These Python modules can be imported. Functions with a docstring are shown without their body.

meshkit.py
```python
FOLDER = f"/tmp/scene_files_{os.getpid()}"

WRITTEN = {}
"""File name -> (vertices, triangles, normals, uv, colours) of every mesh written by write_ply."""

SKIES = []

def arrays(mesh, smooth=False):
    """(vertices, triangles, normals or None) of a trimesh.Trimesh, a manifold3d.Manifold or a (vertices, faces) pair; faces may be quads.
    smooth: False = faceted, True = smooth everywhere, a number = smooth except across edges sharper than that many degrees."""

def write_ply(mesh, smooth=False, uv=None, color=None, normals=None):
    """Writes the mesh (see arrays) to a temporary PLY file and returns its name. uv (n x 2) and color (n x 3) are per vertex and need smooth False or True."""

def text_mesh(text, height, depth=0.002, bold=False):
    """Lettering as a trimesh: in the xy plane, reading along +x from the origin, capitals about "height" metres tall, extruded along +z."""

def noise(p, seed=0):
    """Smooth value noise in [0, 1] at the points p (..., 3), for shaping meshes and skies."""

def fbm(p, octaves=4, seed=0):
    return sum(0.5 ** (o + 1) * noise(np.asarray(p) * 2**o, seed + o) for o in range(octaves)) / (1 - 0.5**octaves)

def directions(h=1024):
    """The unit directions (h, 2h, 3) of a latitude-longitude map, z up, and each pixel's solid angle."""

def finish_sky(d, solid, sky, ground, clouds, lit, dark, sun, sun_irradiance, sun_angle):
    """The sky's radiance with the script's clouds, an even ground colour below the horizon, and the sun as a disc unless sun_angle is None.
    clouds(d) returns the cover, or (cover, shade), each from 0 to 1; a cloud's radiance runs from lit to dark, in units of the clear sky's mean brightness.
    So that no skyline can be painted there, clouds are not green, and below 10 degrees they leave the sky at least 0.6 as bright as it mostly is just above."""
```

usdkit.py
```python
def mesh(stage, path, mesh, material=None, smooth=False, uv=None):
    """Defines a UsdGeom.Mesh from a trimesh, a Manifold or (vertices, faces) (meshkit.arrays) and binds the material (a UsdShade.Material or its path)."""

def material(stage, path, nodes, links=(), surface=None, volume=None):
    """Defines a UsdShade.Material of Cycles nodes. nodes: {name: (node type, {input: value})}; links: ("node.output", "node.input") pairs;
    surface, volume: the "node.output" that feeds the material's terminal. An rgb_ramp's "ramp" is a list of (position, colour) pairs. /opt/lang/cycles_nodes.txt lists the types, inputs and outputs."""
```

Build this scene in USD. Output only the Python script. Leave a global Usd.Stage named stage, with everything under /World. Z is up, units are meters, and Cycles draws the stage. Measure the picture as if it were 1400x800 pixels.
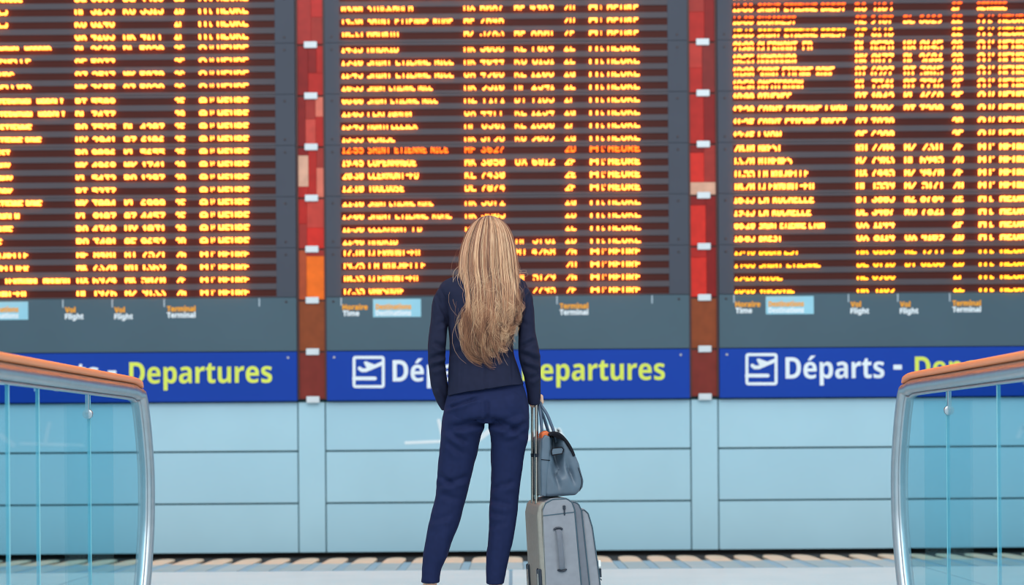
import math, random
import numpy as np, trimesh, shapely
import shapely.geometry as sg
from shapely import affinity
import manifold3d as m3
import usdkit, meshkit
from pxr import Usd, UsdGeom, UsdLux, Gf, Sdf

stage = Usd.Stage.CreateInMemory()
UsdGeom.SetStageUpAxis(stage, UsdGeom.Tokens.z)
UsdGeom.SetStageMetersPerUnit(stage, 1.0)
world = UsdGeom.Xform.Define(stage, '/World')
stage.SetDefaultPrim(world.GetPrim())

# ------------------------------------------------------------------ camera, light, exposure
F, CX, CY, ZC, ROLL = 2149.0, 700.0, 612.0, 0.72, 0.0072      # focal length in pixels of the 1400 px wide frame, principal point, eye height
cam = UsdGeom.Camera.Define(stage, '/World/camera')
cam.CreateHorizontalApertureAttr(36.0)
cam.CreateVerticalApertureAttr(36.0 * 800 / 1400)
cam.CreateFocalLengthAttr(36.0 * F / 1400)
cam.CreateVerticalApertureOffsetAttr((CY - 400.0) / 1400 * 36.0)
cam.CreateClippingRangeAttr(Gf.Vec2f(0.1, 200))
cam.CreateFStopAttr(1.5)
cam.CreateFocusDistanceAttr(6.95)
cam.CreateExposureAttr(0.0)
cr, sr = math.cos(ROLL), math.sin(ROLL)
cam.AddTransformOp().Set(Gf.Matrix4d(cr, 0, -sr, 0, sr, 0, cr, 0, 0, -1, 0, 0, 0, 0, ZC, 1))

dome = UsdLux.DomeLight.Define(stage, '/World/daylight')          # even soft daylight of the glazed hall
dome.CreateColorAttr(Gf.Vec3f(0.86, 0.95, 1.0))
dome.CreateIntensityAttr(0.32)


def rect(name, loc, rot, w, h, power, color):
    r = UsdLux.RectLight.Define(stage, '/World/' + name)
    r.CreateWidthAttr(w); r.CreateHeightAttr(h); r.CreateIntensityAttr(power); r.CreateColorAttr(Gf.Vec3f(*color))
    r.AddTranslateOp().Set(Gf.Vec3d(*loc)); r.AddRotateXYZOp().Set(Gf.Vec3f(*rot))
    return r


rect('skylight', (0.0, -0.5, 7.2), (44, 0, 0), 10.0, 5.0, 3.6, (1.0, 0.985, 0.96))   # the hall's skylight, above and behind the traveller

# ------------------------------------------------------------------ helpers
RY = ROLL


def P(px, py, y):
    """The point at depth y (a vertical plane y metres from the camera) that the photograph shows at a pixel."""
    u, v = px - CX, CY - py
    u, v = u * cr + v * sr, -u * sr + v * cr
    return np.array([u * y / F, y, ZC + v * y / F])


def lin(c):
    return tuple((x / 255 / 12.92 if x / 255 <= 0.04045 else ((x / 255 + 0.055) / 1.055) ** 2.4) for x in c)


used_names = {}


def path_of(parent, name):
    base = parent if isinstance(parent, str) else str(parent.GetPath())
    k = used_names.get((base, name), -1) + 1
    used_names[(base, name)] = k
    return f"{base}/{name}" + (f"_{k:03d}" if k else "")


class Node:
    """A thing or a part: where it is in USD, and its origin, which its meshes are given relative to."""
    def __init__(self, prim, origin):
        self.prim, self.origin = prim, np.asarray(origin, float)


def note(prim, label=None, cat=None, group=None, kind=None):
    for k, v in (('label', label), ('category', cat), ('group', group), ('kind', kind)):
        if v:
            prim.SetCustomDataByKey(k, v)


def thing(name, label=None, cat=None, loc=(0, 0, 0), group=None, kind=None):
    x = UsdGeom.Xform.Define(stage, path_of('/World', name))
    x.AddTranslateOp().Set(Gf.Vec3d(*map(float, loc)))
    note(x.GetPrim(), label, cat, group, kind)
    return Node(x.GetPrim(), loc)


def part(parent, name, mesh, mat, label=None, smooth=30, kind=None):
    """A mesh given in world coordinates, made a child of the parent."""
    v, f, n = meshkit.arrays(mesh, False)
    tm = trimesh.Trimesh(v - parent.origin, f, process=False)
    g = usdkit.mesh(stage, path_of(str(parent.prim.GetPath()), name), tm, mat, smooth=smooth)
    note(g.GetPrim(), label, kind=kind)
    return Node(g.GetPrim(), parent.origin)


def group_node(parent, name):
    x = UsdGeom.Xform.Define(stage, path_of(str(parent.prim.GetPath()), name))
    return Node(x.GetPrim(), parent.origin)


def cat_(ms):
    return trimesh.util.concatenate(ms)


def box(x0, x1, y0, y1, z0, z1, bevel=0.0):
    if bevel:
        b = bevel
        pts = []
        for sx, sy, sz in np.ndindex(2, 2, 2):
            X, Y, Z = (x0, x1)[sx], (y0, y1)[sy], (z0, z1)[sz]
            dx, dy, dz = (b, -b)[sx], (b, -b)[sy], (b, -b)[sz]
            pts += [(X, Y + dy, Z + dz), (X + dx, Y, Z + dz), (X + dx, Y + dy, Z)]
        return trimesh.convex.convex_hull(np.array(pts))
    m = trimesh.creation.box((x1 - x0, y1 - y0, z1 - z0))
    m.apply_translation(((x0 + x1) / 2, (y0 + y1) / 2, (z0 + z1) / 2))
    return m


def lathe_y(x, z, y, profile, n=16):
    """A turned piece whose axis points at the viewer (-y): profile of (radius, distance in front of y)."""
    m = trimesh.creation.revolve(np.array(profile), sections=n)
    m.apply_transform(np.array([[1, 0, 0, x], [0, 0, -1, y], [0, 1, 0, z], [0, 0, 0, 1.0]]))
    return m


def extrude_wall(poly, y_front, thick):
    """A shapely shape in (x, z), set upright with its face at y_front and its back thick metres behind."""
    ms = []
    for g in getattr(poly, 'geoms', [poly]):
        m = trimesh.creation.extrude_polygon(g, thick, engine='earcut')
        v = np.array(m.vertices)
        ms.append(trimesh.Trimesh(np.c_[v[:, 0], y_front + thick - v[:, 2], v[:, 1]], m.faces, process=False))
    return cat_(ms)


def loft(rings, cap=True):
    rings = np.asarray(rings, float)
    r, n, _ = rings.shape
    v = rings.reshape(-1, 3)
    i = np.arange(r - 1)[:, None] * n
    a = (i + np.arange(n)).ravel()
    b = (i + (np.arange(n) + 1) % n).ravel()
    f = np.vstack([np.c_[a, b, b + n], np.c_[a, b + n, a + n]])
    if cap:
        c0, c1 = len(v), len(v) + 1
        v = np.vstack([v, rings[0].mean(0), rings[-1].mean(0)])
        k = np.arange(n); k2 = (k + 1) % n
        f = np.vstack([f, np.c_[np.full(n, c0), k2, k], np.c_[np.full(n, c1), k + (r - 1) * n, k2 + (r - 1) * n]])
    m = trimesh.Trimesh(v, f, process=False)
    if m.volume < 0:
        m = trimesh.Trimesh(v, f[:, ::-1], process=False)
    return m


def man(m):
    return m3.Manifold(m3.Mesh(np.ascontiguousarray(m.vertices, np.float32), np.ascontiguousarray(m.faces, np.uint32)))


def tri(m):
    o = m.to_mesh()
    return trimesh.Trimesh(np.array(o.vert_properties[:, :3], float), np.array(o.tri_verts, int), process=False)


def spline(pts, n):
    """Catmull-Rom through the rows of pts, n points in all."""
    pts = np.asarray(pts, float)
    q = np.vstack([2 * pts[0] - pts[1], pts, 2 * pts[-1] - pts[-2]])
    t = np.linspace(0, len(pts) - 1 - 1e-9, n)
    k = t.astype(int); s = (t - k)[:, None]
    a, b, c, d = q[k], q[k + 1], q[k + 2], q[k + 3]
    return 0.5 * (2 * b + (c - a) * s + (2 * a - 5 * b + 4 * c - d) * s ** 2 + (3 * b - a - 3 * c + d) * s ** 3)


def tube(pts, r, n=8, flat=None, up=(0, 0, 1)):
    """A swept round (or, with flat=(a, b), elliptical) bar along the points; r may be one radius per point."""
    pts = np.asarray(pts, float)
    r = np.broadcast_to(np.asarray(r, float), (len(pts),))
    t = np.gradient(pts, axis=0); t /= np.linalg.norm(t, axis=1, keepdims=True) + 1e-12
    ref = np.asarray(up, float); rings = []
    ref = ref - t[0] * (ref @ t[0])
    if np.linalg.norm(ref) < 1e-3:
        ref = np.cross(t[0], (1, 0.3, 0.2))
    ref /= np.linalg.norm(ref)
    a = np.linspace(0, 2 * np.pi, n, endpoint=False)
    fa, fb = flat or (1, 1)
    for p, d, rr in zip(pts, t, r):
        ref = ref - d * (ref @ d); ref /= np.linalg.norm(ref)
        s = np.cross(d, ref)
        rings.append(p + rr * (np.cos(a)[:, None] * ref * fa + np.sin(a)[:, None] * s * fb))
    return loft(rings)


def sphere(c, r, n=2, scale=(1, 1, 1)):
    m = trimesh.creation.icosphere(n, r); m.apply_scale(scale); m.apply_translation(c)
    return m


def blob_chain(pts, sub=1):
    """Hulls of neighbouring spheres (x, y, z, r), united."""
    out = m3.Manifold()
    sp = [man(sphere(p[:3], p[3], 2)) for p in pts]
    for a, b in zip(sp[:-1], sp[1:]):
        out += m3.Manifold.batch_hull([a, b])
    return out


# ------------------------------------------------------------------ materials
LOOKS = '/World/Looks/'
made = {}


def mat(name, color, rough=0.5, metal=0.0, vary=0.06, scale=6.0, bump=0.0, bscale=200.0, **extra):
    """A principled material with a little noise in its colour and, if asked, fine relief."""
    if name in made:
        return made[name]
    c = lin(color)
    nodes = {'geo': ('geometry', {}), 'n': ('noise_texture', {'scale': scale, 'detail': 4}),
             'ramp': ('rgb_ramp', {'ramp': [(0.25, tuple(x * (1 - vary) for x in c)), (0.75, tuple(min(1, x * (1 + vary)) for x in c))]}),
             'p': ('principled_bsdf', {'roughness': rough, 'metallic': metal, **extra})}
    links = [('geo.position', 'n.vector'), ('n.fac', 'ramp.fac'), ('ramp.color', 'p.base_color')]
    if bump:
        nodes['n2'] = ('noise_texture', {'scale': bscale, 'detail': 3})
        nodes['b'] = ('bump', {'strength': bump, 'distance': 0.002})
        links += [('geo.position', 'n2.vector'), ('n2.fac', 'b.height'), ('b.normal', 'p.normal')]
    made[name] = usdkit.material(stage, LOOKS + name, nodes, links, surface='p.BSDF')
    return made[name]


def emit(name, color, strength):
    if name not in made:
        made[name] = usdkit.material(stage, LOOKS + name, {'e': ('emission', {'color': color, 'strength': strength})}, surface='e.emission')
    return made[name]


def pane_mat(name, tint, gloss_rough=0.02):
    if name not in made:
        made[name] = usdkit.material(stage, LOOKS + name, {
            't': ('transparent_bsdf', {'color': tint}), 'g': ('glossy_bsdf', {'color': (0.95, 1, 1), 'roughness': gloss_rough}),
            'f': ('fresnel', {'IOR': 1.45}), 'geo': ('geometry', {}), 'o': ('math', {'math_type': 'subtract', 'value1': 1.0}), 'x': ('math', {'math_type': 'multiply'}), 'm': ('mix_closure', {})},
            [('t.BSDF', 'm.closure1'), ('g.BSDF', 'm.closure2'), ('geo.backfacing', 'o.value2'), ('f.fac', 'x.value1'), ('o.value', 'x.value2'), ('x.value', 'm.fac')], surface='m.closure')
    return made[name]


# outlines of the sign letters: advance and polygons, capitals 300 units tall
GLYPHS = {"D":[308,[[[[36,300],[149,300],[180,296],[202,290],[226,279],[241,268],[260,247],[274,223],[283,193],[286,168],[284,125],[279,98],[266,68],[252,47],[232,29],[217,20],[199,11],[164,2],[142,0],[36,0]],[[101,54],[102,53],[137,53],[158,56],[171,60],[185,68],[197,79],[210,102],[216,122],[218,141],[217,172],[213,192],[209,205],[200,221],[186,234],[171,241],[142,247],[101,246]]]]],"é":[251,[[[[20,101],[20,126],[22,146],[29,171],[35,185],[45,199],[57,211],[69,220],[87,228],[118,234],[147,233],[171,228],[187,220],[199,212],[212,198],[224,177],[231,149],[232,98],[86,98],[84,97],[87,78],[95,63],[107,52],[120,46],[136,43],[169,44],[190,49],[219,59],[219,12],[202,5],[170,-3],[125,-5],[97,0],[69,11],[57,20],[44,32],[32,50],[24,72]],[[86,142],[87,141],[171,141],[172,147],[166,169],[155,182],[140,188],[125,189],[108,183],[97,174],[90,160]]],[[[92,260],[141,322],[212,322],[212,317],[195,302],[135,255],[92,254]]]]],"p":[266,[[[[31,-101],[31,230],[83,230],[91,202],[93,200],[115,222],[137,232],[151,234],[168,234],[185,231],[201,224],[211,217],[222,206],[231,192],[239,172],[244,153],[246,132],[244,85],[240,63],[229,36],[220,24],[202,8],[183,-1],[167,-4],[142,-3],[128,1],[111,10],[95,24],[93,25],[95,1],[95,-101]],[[95,104],[99,76],[106,62],[115,54],[129,48],[144,47],[155,50],[161,54],[168,61],[176,76],[181,106],[181,127],[179,145],[175,158],[167,172],[155,180],[143,183],[127,183],[112,176],[103,166],[97,149],[95,133]]]]],"a":[252,[[[[17,59],[17,76],[21,95],[33,114],[47,125],[65,133],[89,139],[117,142],[157,143],[159,145],[159,161],[154,174],[148,180],[137,186],[129,187],[106,186],[81,179],[59,170],[41,211],[41,214],[59,222],[88,230],[119,234],[144,234],[162,232],[184,224],[197,216],[206,207],[217,188],[222,163],[222,0],[177,0],[167,29],[165,30],[144,10],[125,0],[99,-5],[79,-5],[62,-2],[47,5],[32,18],[20,38]],[[81,67],[86,53],[98,44],[117,42],[131,45],[144,53],[152,61],[155,68],[159,85],[159,105],[123,105],[100,99],[92,94],[86,87],[82,78]]]]],"r":[189,[[[[31,229],[80,229],[88,193],[90,191],[111,216],[133,229],[151,234],[183,232],[177,172],[146,174],[129,171],[110,159],[99,141],[95,124],[95,0],[31,0]]]]],"s":[212,[[[[20,160],[20,181],[23,192],[30,204],[47,219],[71,229],[99,233],[132,232],[162,226],[190,217],[191,214],[173,172],[140,184],[117,189],[103,189],[90,186],[82,179],[80,174],[81,165],[89,157],[156,128],[173,117],[184,105],[192,86],[194,59],[189,40],[180,24],[171,15],[157,6],[141,0],[120,-4],[83,-5],[65,-3],[38,2],[21,8],[20,62],[34,56],[65,47],[89,43],[105,43],[118,45],[127,50],[133,58],[134,65],[131,72],[118,82],[73,102],[55,111],[38,122],[30,131],[24,141]]]]],"t":[177,[[[[9,182],[9,209],[43,230],[62,278],[103,278],[104,230],[162,229],[162,182],[103,181],[103,70],[109,55],[122,47],[136,46],[166,52],[166,6],[137,-3],[102,-5],[87,-2],[71,3],[55,16],[44,34],[39,61],[39,181]]]]],"e":[251,[[[[20,101],[20,126],[22,146],[29,171],[35,185],[45,199],[57,211],[69,220],[87,228],[118,234],[147,233],[171,228],[187,220],[199,212],[212,198],[224,177],[231,149],[232,98],[86,98],[84,97],[87,78],[95,63],[107,52],[120,46],[136,43],[169,44],[190,49],[219,59],[219,12],[202,5],[170,-3],[125,-5],[97,0],[69,11],[57,20],[44,32],[32,50],[24,72]],[[86,142],[87,141],[171,141],[172,147],[166,169],[155,182],[140,188],[125,189],[108,183],[97,174],[90,160]]]]],"u":[274,[[[[29,229],[93,229],[93,88],[95,77],[99,63],[109,52],[120,47],[136,47],[150,50],[161,57],[169,66],[176,85],[179,110],[179,229],[243,229],[243,0],[193,0],[186,27],[184,29],[181,28],[169,14],[159,7],[142,-1],[120,-5],[102,-5],[80,-1],[62,8],[49,18],[35,40],[29,69]]]]],"H":[319,[[[[36,300],[101,300],[101,184],[217,183],[218,185],[218,300],[283,300],[283,0],[218,0],[218,128],[217,129],[101,129],[101,0],[36,0]]]]],"o":[263,[[[[20,104],[20,127],[23,150],[29,171],[37,187],[44,198],[60,213],[78,223],[98,230],[118,233],[152,232],[176,226],[192,219],[209,206],[223,190],[232,174],[239,153],[243,126],[243,103],[240,80],[232,54],[222,37],[207,20],[193,11],[181,5],[162,-2],[141,-5],[108,-3],[84,4],[64,15],[44,35],[29,59],[23,81]],[[84,108],[86,87],[90,73],[97,60],[106,51],[119,45],[134,44],[149,47],[158,52],[164,58],[171,71],[176,87],[178,107],[176,143],[171,160],[165,170],[153,180],[136,185],[120,184],[105,177],[96,167],[90,154],[85,132]]]]],"i":[126,[[[[29,283],[29,295],[32,308],[41,315],[50,319],[72,320],[80,317],[88,314],[96,302],[98,295],[96,276],[89,265],[78,260],[54,259],[46,261],[38,265],[33,270]]],[[[31,229],[95,229],[95,0],[31,0]]]]],"m":[411,[[[[31,229],[80,229],[90,200],[106,217],[117,225],[130,230],[150,234],[177,233],[201,226],[217,216],[230,199],[251,220],[277,232],[292,234],[318,233],[335,229],[349,223],[365,209],[371,201],[377,185],[380,169],[380,0],[317,0],[317,150],[313,162],[308,173],[301,179],[287,183],[272,183],[258,177],[249,168],[241,150],[238,126],[238,0],[174,0],[173,149],[170,162],[164,173],[157,180],[144,183],[129,183],[115,176],[105,165],[99,152],[95,121],[95,0],[31,0]]]]],"n":[274,[[[[31,229],[80,229],[90,199],[107,217],[116,223],[135,231],[153,234],[179,233],[200,228],[214,221],[228,208],[238,191],[244,161],[244,0],[180,0],[180,142],[179,153],[173,169],[167,176],[159,181],[148,183],[132,183],[116,176],[105,165],[99,149],[95,120],[95,0],[31,0]]]]],"T":[244,[[[[8,300],[235,300],[235,247],[154,246],[154,-1],[89,-1],[89,246],[8,247]]]]],"V":[277,[[[[0,300],[71,300],[123,134],[138,73],[141,75],[151,124],[206,301],[277,300],[175,0],[102,0]]]]],"l":[126,[[[[31,320],[95,320],[95,0],[31,0]]]]],"F":[224,[[[[36,301],[211,301],[211,248],[100,247],[100,172],[202,171],[202,119],[100,118],[100,0],[36,0]]]]],"g":[266,[[[[20,101],[21,144],[29,176],[35,191],[44,205],[53,214],[67,224],[78,229],[92,233],[116,234],[131,232],[142,228],[155,220],[175,201],[181,229],[235,229],[235,-12],[232,-32],[229,-44],[223,-57],[215,-68],[202,-80],[189,-88],[168,-95],[143,-100],[102,-101],[82,-99],[56,-95],[33,-87],[32,-33],[63,-44],[94,-50],[125,-50],[147,-45],[160,-36],[169,-22],[171,-12],[174,27],[171,28],[150,8],[132,-1],[116,-4],[98,-4],[74,2],[56,13],[45,24],[35,38],[26,62]],[[84,106],[86,90],[90,73],[97,61],[105,53],[119,47],[136,46],[149,49],[160,55],[167,64],[171,73],[176,97],[174,140],[171,156],[163,170],[150,180],[134,183],[116,182],[104,176],[95,165],[89,151],[85,131]]]]],"h":[274,[[[[31,320],[95,320],[95,235],[93,200],[95,200],[102,210],[117,223],[136,231],[153,234],[178,233],[202,227],[217,218],[231,204],[241,183],[244,160],[244,0],[180,0],[180,142],[179,153],[176,163],[170,173],[159,181],[149,183],[133,183],[119,177],[108,167],[100,152],[95,120],[95,0],[31,0]]]]],"-":[135,[[[[12,139],[123,139],[123,86],[12,86]]]]],"1":[244,[[[[26,223],[120,300],[177,300],[177,0],[113,0],[113,228],[110,228],[93,211],[59,183]]]]]}
# ------------------------------------------------------------------ the setting: floor, floor strip, wall
YW, YB = 10.60, 10.55                       # face of the wall panels, face of the display boards
SB = F / YB                                 # picture pixels per metre on the boards' face


def zw(py, px=690, y=YW):
    return P(px, py, y)[2]


m_floor = usdkit.material(stage, LOOKS + 'floor_stone', {
    'geo': ('geometry', {}), 'n': ('noise_texture', {'scale': 3.0, 'detail': 5}), 'n2': ('noise_texture', {'scale': 90.0, 'detail': 2}),
    'ramp': ('rgb_ramp', {'ramp': [(0.3, lin((204, 226, 232))), (0.7, lin((214, 232, 237)))]}),
    'ramp2': ('rgb_ramp', {'ramp': [(0.35, (0.93, 0.93, 0.93)), (0.6, (1, 1, 1))]}),
    'mx': ('mix', {'mix_type': 'multiply', 'fac': 1.0}), 'p': ('principled_bsdf', {'roughness': 0.28, 'specular_ior_level': 0.35})},
    [('geo.position', 'n.vector'), ('geo.position', 'n2.vector'), ('n.fac', 'ramp.fac'), ('n2.fac', 'ramp2.fac'),
     ('ramp.color', 'mx.color1'), ('ramp2.color', 'mx.color2'), ('mx.color', 'p.base_color')], surface='p.BSDF')
m_joint = mat('floor_joint', (120, 165, 190), 0.6)
m_shade = mat('painted_shade', (22, 20, 20), 0.8)  # near-black colour standing for the shade at the foot of the wall

floor = thing('floor', 'pale polished stone floor slabs of the departure hall', kind='structure')
XJ = -0.012
part(floor, 'joint_bed', box(-7.4, 7.4, -2.0, 9.28, -0.06, -0.004), m_joint)
for i in range(-3, 3):
    for y0, y1 in ((-2.0, 1.98), (1.99, 5.62), (5.63, 9.26)):
        part(floor, 'floor_slab', box(XJ + i * 2.43 + 0.009, XJ + (i + 1) * 2.43 - 0.009, y0, y1, -0.05, 0.0, 0.002), m_floor, smooth=False)

m_grey_tile = mat('strip_grey', (150, 180, 188), 0.45)
m_grey_tile2 = mat('strip_grey_pale', (160, 188, 196), 0.45)
m_light_pool = mat('strip_light_pool', (216, 200, 172), 0.5, vary=0.1, scale=9)  # beige stands for warm light falling on the floor
m_blue_div = mat('strip_divider', (128, 172, 196), 0.4)
strip = thing('trim_1', 'strip of short grey floor tiles with painted warm light pools along the foot of the wall', kind='structure')
part(strip, 'channel', box(-7.4, 7.4, 9.262, 10.75, -0.06, -0.012), m_shade)  # dark bed paints the shade under the wall and between the light pools
part(strip, 'kerb', box(-7.4, 7.4, 9.262, 9.30, -0.012, -0.001), m_blue_div)
for k in range(-26, 27):
    xc = -0.0045 + 0.1885 * k
    a = 0.066
    part(strip, 'grey_tile', box(xc - a, xc + a, 9.302, 9.84, -0.012, 0.0, 0.0015), m_grey_tile if k % 3 else m_grey_tile2, smooth=False)
    part(strip, 'divider', box(xc + a + 0.003, xc + 0.1885 - a - 0.003, 9.302, 9.95, -0.012, -0.002), m_blue_div, smooth=False)
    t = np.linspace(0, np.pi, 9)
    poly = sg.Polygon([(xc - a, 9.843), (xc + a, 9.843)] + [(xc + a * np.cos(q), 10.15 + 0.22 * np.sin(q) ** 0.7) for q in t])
    part(strip, 'painted_light_pool', trimesh.creation.extrude_polygon(poly, 0.012, engine='earcut').apply_translation((0, 0, -0.012)), m_light_pool, smooth=False)  # rounded shape painted as a pool of warm light

m_panel = mat('wall_panel', (164, 204, 221), 0.42, vary=0.04, scale=1.1, specular_ior_level=0.3)
m_panel2 = mat('wall_panel_b', (167, 206, 222), 0.42, vary=0.04, scale=1.6, specular_ior_level=0.3)
m_back = mat('wall_backing', (44, 96, 104), 0.7)
m_paint = mat('white_paint', (222, 234, 240), 0.5)
wall = thing('wall_back', 'back wall of pale blue-grey panels below the display boards', kind='structure')
ZT = zw(547)
part(wall, 'backing', box(-7.4, 7.4, YW + 0.030, YW + 0.16, 0.045, 5.6), m_back)
part(wall, 'gap_shade_plate', box(-7.4, 7.4, YW + 0.060, YW + 0.16, -0.012, 0.0448), m_shade)  # added plate closing the gap below the panels; its dark colour paints shade
PX_L, PX_R = 446.5, 942.5                    # edges of the middle board, in pixels at the height of the signs
PERIOD = 537.0
rows = [0.022, zw(686.5), zw(615.2), ZT]
ghalf = 0.0055
for b in range(-2, 3):
    x0 = P(PX_L - 1.5 + PERIOD * b, 600, YW)[0]; x1 = P(PX_R + 2.0 + PERIOD * b, 600, YW)[0]
    for r in range(3):
        part(wall, 'wall_panel', box(x0 + 0.004, x1 - 0.004, YW, YW + 0.03, rows[r] + (ghalf if r else 0), rows[r + 1] - (ghalf if r < 2 else 0.006), 0.002), (m_panel, m_panel2)[(r + b) % 2], smooth=False)
    x2 = P(PX_L - 1.5 + PERIOD * (b + 1), 600, YW)[0]
    part(wall, 'post_panel', box(x1 + 0.004, x2 - 0.004, YW - 0.002, YW + 0.03, rows[0], ZT - 0.006, 0.002), m_panel2, smooth=False)


def stroke(pts, w):
    return sg.LineString(pts).buffer(w / 2, cap_style='round')


def wpx(pts):
    return [tuple(P(x, y, YW)[[0, 2]]) for x, y in pts]


u = YW / F
for pts, w in (([(555, 605.5), (640, 602)], 4.2), ([(600, 575), (606, 600)], 5), ([(650, 604), (668, 590), (690, 588)], 7), ([(722, 600), (742, 582), (762, 590)], 7), ([(764, 588), (770, 601)], 6)):
    part(wall, 'painted_mark', extrude_wall(stroke(wpx(pts), w * u), YW - 0.0012, 0.002), m_paint, label='white painted line mark on the panel')

# ------------------------------------------------------------------ lettering
def word(text, height, track=0.0):
    """The word as a shapely shape, baseline at z 0, starting at x 0; capitals height metres tall."""
    x, shapes, s = 0.0, [], height / 300.0
    for ch in text:
        if ch == ' ':
            x += 105 + track
            continue
        adv, polys = GLYPHS[ch]
        for rings in polys:
            shapes.append(affinity.translate(sg.Polygon(rings[0], rings[1:]), x, 0))
        x += adv + track
    return affinity.scale(shapely.union_all(shapes), s, s, origin=(0, 0))


def set_word(text, px0, px1, base_py, cap_px, y):
    """The word fitted between two pixels on the plane y."""
    w = word(text, 1.0)
    a, b = w.bounds[0], w.bounds[2]
    q = P(px0, base_py, y)
    sx = (px1 - px0) * y / F / (b - a); sz = cap_px * y / F
    w = affinity.scale(affinity.translate(w, -a, 0), sx, sz, origin=(0, 0))
    return affinity.translate(w, q[0], q[2])


# ------------------------------------------------------------------ the three departure boards
FONT = {'A': '0E11111F111111', 'B': '1E11111E11111E', 'C': '0E11101010110E', 'D': '1E11111111111E', 'E': '1F10101E10101F', 'F': '1F10101E101010', 'G': '0E11101713110F',
        'H': '1111111F111111', 'I': '07020202020207', 'J': '0101010101110E', 'K': '11121418141211', 'L': '1010101010101F', 'M': '111B1515111111', 'N': '11191915131311',
        'O': '0E11111111110E', 'P': '1E11111E101010', 'Q': '0E11111115120D', 'R': '1E11111E141211', 'S': '0F10100E01011E', 'T': '1F040404040404', 'U': '1111111111110E',
        'V': '11111111110A04', 'W': '1111111515150A', 'X': '11110A040A1111', 'Y': '11110A04040404', 'Z': '1F01020408101F', '0': '0E11131519110E', '1': '0206020202 0207'.replace(' ', ''),
        '2': '0E11010204081F', '3': '1F02040201110E', '4': '02060A121F0202', '5': '1F101E0101110E', '6': '0608101E11110E', '7': '1F010204080808', '8': '0E11110E11110E',
        '9': '0E11110F01020C', ':': '00020000000200', "'": '01010200000000', '-': '0000000F000000', '/': '01010204081010', ' ': '00000000000000'}
NARROW = {'I': (2, 3), '1': (2, 3), ':': (3, 1), "'": (3, 2), ' ': (0, 3)}


def bits(text):
    """Rows of lit dots (7 x columns)."""
    cols = []
    for ch in text:
        g = [int(FONT[ch][2 * r:2 * r + 2], 16) for r in range(7)]
        a, n = NARROW.get(ch, (0, 5))
        for c in range(a, a + n):
            cols += 2 * [[(g[r] >> (4 - c)) & 1 for r in range(7)]]
        cols += [[0] * 7] * 3
    return np.array(cols[:-3]).T


m_body = mat('board_slate', (66, 72, 85), 0.55, specular_ior_level=0.25, vary=0.05, scale=2.0, bump=0.08, bscale=400)
m_slat = mat('board_slat', (76, 72, 79), 0.55, specular_ior_level=0.25, vary=0.05, scale=3.0)
m_lower = mat('board_lower_panel', (56, 84, 99), 0.5, vary=0.06, scale=2.0)
m_lens = mat('display_lens', (66, 17, 9), 0.6, vary=0.08, scale=4.0, specular_ior_level=0.25)
m_bolt = mat('board_bolt', (58, 56, 62), 0.4, 0.6)
m_bolt2 = mat('board_bolt_pale', (190, 190, 186), 0.4, 0.2)
m_plate = mat('header_plate', (142, 200, 220), 0.5)
m_tick = mat('header_tick', (168, 186, 198), 0.5)
m_gold = mat('header_gold', (240, 160, 8), 0.5)
m_white = mat('sign_white', (226, 236, 242), 0.45)
m_yellow = mat('sign_yellow', (216, 228, 84), 0.45)
m_blue = mat('sign_blue', (8, 60, 160), 0.55, vary=0.05, scale=1.2, specular_ior_level=0.2)
LIT = emit('led_amber', (1.0, 0.235, 0.030), 10.0)
LIT_DIM = emit('led_amber_dim', (1.0, 0.30, 0.015), 6.0)
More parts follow.
